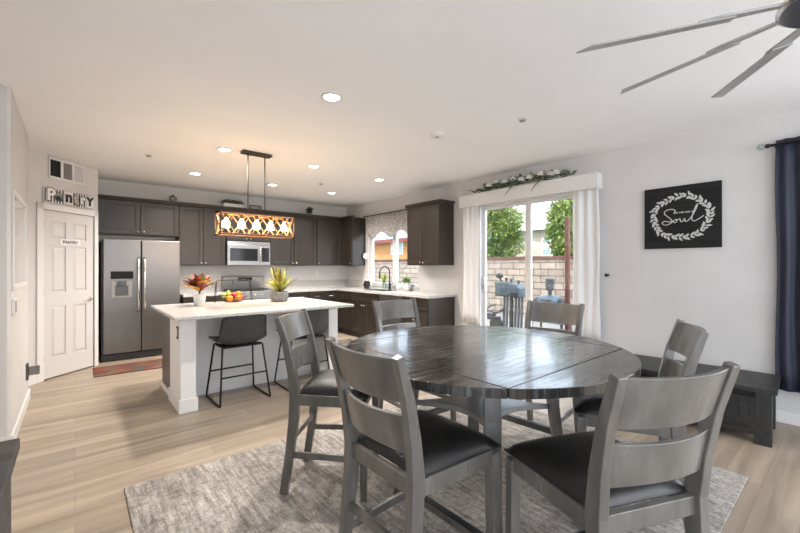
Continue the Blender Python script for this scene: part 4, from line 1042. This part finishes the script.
# ---------------------------------------------------------------- outside
pat = MB().box(XR + .15, 9.9, -3, 22, -.14, -.04).build('ground_patio', noisy('concrete', (.15, .14, .13), (.20, .185, .17), (2, 2, 2), .9)); struct(pat)
gr = MB().box(9.9, 45, -10, 45, -.16, -.06).build('ground_lawn', noisy('lawn', (.06, .14, .03), (.12, .22, .05), (8, 8, 8), .95)); struct(gr)
tag(MB().box(6.0, 7.5, 1.6, 3.9, -.038, -.02).build('turf_mat', noisy('artificial_turf', (.03, .07, .02), (.05, .10, .03), (50, 50, 50), .95)), 'strip of green artificial turf under the exercise bench outside', 'turf')
t = thing('block_wall', 'tan slump block garden wall with red brick cap beyond the patio', 'wall', (10.0, 0, 0))
MB().box(0, .2, -2, 22, -.15, 1.57).build('blocks', M['block'], t)
MB().box(-.03, .23, -2, 22, 1.57, 1.66).build('cap', M['capbrick'], t)
tag(MB().box(6.3, 6.37, 3.10, 3.165, -.04, 2.20).build('patio_post', noisy('redwood_stain', (.08, .025, .02), (.13, .042, .03), (6, 6, 2), .7), bevel=.004), 'reddish brown wooden post standing on the patio', 'post')
def tree(name, label, x, y, zc, rx, rz_, n, trunk=.10, m=None, L=.28):
    t = thing(name, label, 'tree', (x, y, -.1), 0, 'trees beyond the block wall')
    b = MB(); b.tube([(0, 0, 0), (.05, .03, zc * .5), (0, 0, zc + rz_ * .3)], [trunk, trunk * .8, trunk * .3], 8)
    for k in range(7):
        a = k * .9; b.tube([(0, 0, zc * .6 + .1 * k), (rx * .6 * math.cos(a), rx * .6 * math.sin(a), zc + rz_ * .5 * math.sin(k))], [trunk * .4, trunk * .1], 6)
    b.build('trunk', M['soil'], t)
    b = MB()
    for k in range(n):
        th = random.uniform(0, 2 * PI); ph_ = math.acos(random.uniform(-1, 1)); r = random.uniform(.35, 1) ** .5
        lump = 1 + .22 * math.sin(3 * th + 2 * ph_) * math.sin(4 * ph_)
        p = (rx * r * lump * math.sin(ph_) * math.cos(th), rx * r * lump * math.sin(ph_) * math.sin(th), zc + rz_ * r * lump * math.cos(ph_))
        d = (random.uniform(-1, 1), random.uniform(-1, 1), random.uniform(-.7, .7))
        b.leaf(p, d, L * random.uniform(.6, 1.2), L * .6, .2, seg=2, up=(random.uniform(-1, 1), random.uniform(-1, 1), 1))
    b.build('foliage', m or M['tleaf'], t)
M['tleaf'] = noisy('tree_leaf', (.085, .15, .022), (.21, .28, .055), (2, 2, 2), .6); translucent(M['tleaf'], .3)
tree('leafy_tree', 'round bright green tree seen through the left patio pane', 13.5, 9.9, 2.9, 1.15, 1.45, 7500, L=.15)
tree('leafy_tree', 'bright green tree seen behind the reddish patio post', 13.5, 6.55, 2.85, .85, 1.45, 5000, L=.15)
def house(label, x, y0, y1, ze, zr, wm, rm, fm, wins, roofd=4):
    t = thing('neighbour_house', label, 'house', (x, 0, -.1))
    MB().box(0, 6, y0, y1, 0, ze).build('walls', wm, t)
    b = MB(); b.prism([(-.5, ze - .05), (3, zr), (6.5, ze - .05)], y0 - .5, y1 + .5, lambda a, c, q: (a, q, c)); b.build('roof', rm, t)
    MB().box(-.55, -.5, y0 - .5, y1 + .5, ze - .2, ze + .02).build('fascia', fm, t)
    for (ya, yb, za_, zb_) in wins:
        f_ = MB().box(-.04, 0, ya, yb, za_, zb_).build('window', M['white'], t); b = MB(); ym = (ya + yb) / 2
        b.box(-.05, -.035, ya + .08, ym - .04, za_ + .08, zb_ - .08); b.box(-.05, -.035, ym + .04, yb - .08, za_ + .08, zb_ - .08); b.build('pane', mat('house_window_glass', (.25, .33, .36), .1), f_)
    return t
house('beige neighbour house with grey roof behind the green trees', 22, 6.0, 19.8, 3.9, 5.6, noisy('beige_stucco', (.36, .31, .26), (.40, .35, .30), (2, 2, 2), .9), noisy('grey_tile_roof', (.20, .185, .175), (.26, .245, .23), (2, 8, 8), .9), M['white'], [(11.3, 12.5, 2.1, 3.2), (16.6, 17.6, 2.1, 3.2)])
house('orange stucco house with dark red fascia seen through the sink window', 15, 15.0, 30, 3.1, 3.85, noisy('orange_stucco', (.42, .19, .075), (.46, .215, .085), (2, 2, 2), .9), mat('blue_roof', (.10, .25, .38), .6), mat('dark_red_trim', (.16, .03, .02), .7), [(17.45, 18.6, 2.2, 2.98)])
# exercise machine
t = thing('exercise_machine', 'grey-green upright exercise machine with silver rails on patio', 'exercise machine', (6.75, 4.52, -.04), 0)
gm = mat('grey_green_plastic', (.055, .075, .07), .6); sv = mat('silver_rail', (.15, .16, .17), .35, .6); bp_ = mat('blue_grey_plastic', (.05, .07, .09), .6)
MB().box(-.1, .2, -.02, .32, .80, 1.10).build('console', gm, t, bevel=.03)
MB().box(-.105, -.095, .04, .25, .90, 1.05).build('screen', bp_, t)
for y in (-.24, -.17, -.10, .10, .17): MB().bar((0, y, .0), (.05, y, .95), .035, .04).build('rail', sv, t, bevel=.003)
b = MB(); b.prism([(-.30, .80), (-.28, .98), (-.20, 1.06), (-.02, 1.08), (.0, .84), (-.12, .78)], -.13, .12, lambda a, c, q: (q, a, c)); b.build('head', bp_, t, bevel=.02)
MB().box(-.15, -.12, -.24, -.08, .78, .90).build('vent', M['mblack'], t, bevel=.01)
MB().ball((0, .27, 1.22), .075, 14, 10, (.6, 1.3, .75)).build('hand_grip', M['mblack'], t, smooth=True)
b = MB(); b.tube([(0, .26, 1.18), (.02, .22, 1.08)], .02, 8); b.build('grip_stem', M['black'], t)
for y, z in ((-.18, 1.06), (-.02, 1.09), (.10, 1.10)): MB().lathe([(.02, z), (.02, z + .04), (.035, z + .05), (.03, z + .075)], (0, y, 0), 12).build('knob', M['mblack'], t, autos=True)
MB().lathe([(.15, -.03), (.17, 0), (.15, .03)], (.02, .36, .20), 24, 'x').build('flywheel', M['dsteel'], t, autos=True)
b = MB(); b.bar((0, -.02, .5), (0, -.02, .85), .05, .05); b.tube([(-.05, .12, .55), (-.06, .30, .45), (-.06, .52, .48), (-.06, .62, .40)], .025, 8); b.tube([(-.1, .30, .62), (-.08, .42, .60), (-.08, .55, .50)], .022, 8); b.box(-.1, .1, .30, .60, .30, .36); b.box(-.06, .06, .40, .56, .36, .42)
b.build('pedal_arms', M['dsteel'], t)
b = MB(); b.box(-.3, .3, -.28, -.20, 0, .07); b.box(-.3, .3, .50, .58, 0, .07); b.box(-.04, .04, -.28, .56, .02, .08); b.bar((0, -.02, .06), (0, -.02, .5), .06, .06); b.build('base_frame', M['dsteel'], t)
t = thing('exercise_bench', 'pale blue padded exercise bench with dark rollers outside patio door', 'exercise bench', (6.8, 3.70, -.02), 0)
bl = mat('pale_blue_vinyl', (.05, .075, .10), .5)
b = MB(); b.lathe([(.10, -.20), (.13, -.17), (.135, .0), (.13, .17), (.10, .20)], (0, 0, .72), 20, 'y'); b.build('body', bl, t, smooth=True)
for y0, y1 in ((.20, .30), (-.32, -.20)): MB().lathe([(.08, y0), (.11, y0 + .03), (.11, y1 - .03), (.08, y1)], (0, 0, .70), 18, 'y').build('roller', M['mblack'], t, smooth=True)
MB().box(-.14, -.11, -.08, .10, .64, .78).build('badge_plate', M['dsteel'], t, bevel=.008)
MB().box(-.03, .03, -.08, .08, .94, 1.17).build('head_pad', mat('grey_blue_pad', (.03, .04, .05), .5), t, bevel=.02)
MB().box(-.02, .02, -.03, .03, .82, .95).build('pad_post', M['dsteel'], t)
MB().box(-.25, .25, -.42, .36, .36, .42).build('bench_seat', mat('pale_grey_vinyl', (.3, .325, .33), .5), t, bevel=.015)
for y in (-.34, .30):
    for x in (-.2, .2): MB().bar((x, y, 0), (x * .8, y * .9, .37), .04, .04).build('leg', M['dsteel'], t)
MB().box(-.02, .02, -.02, .02, .42, .62).build('support', M['dsteel'], t)
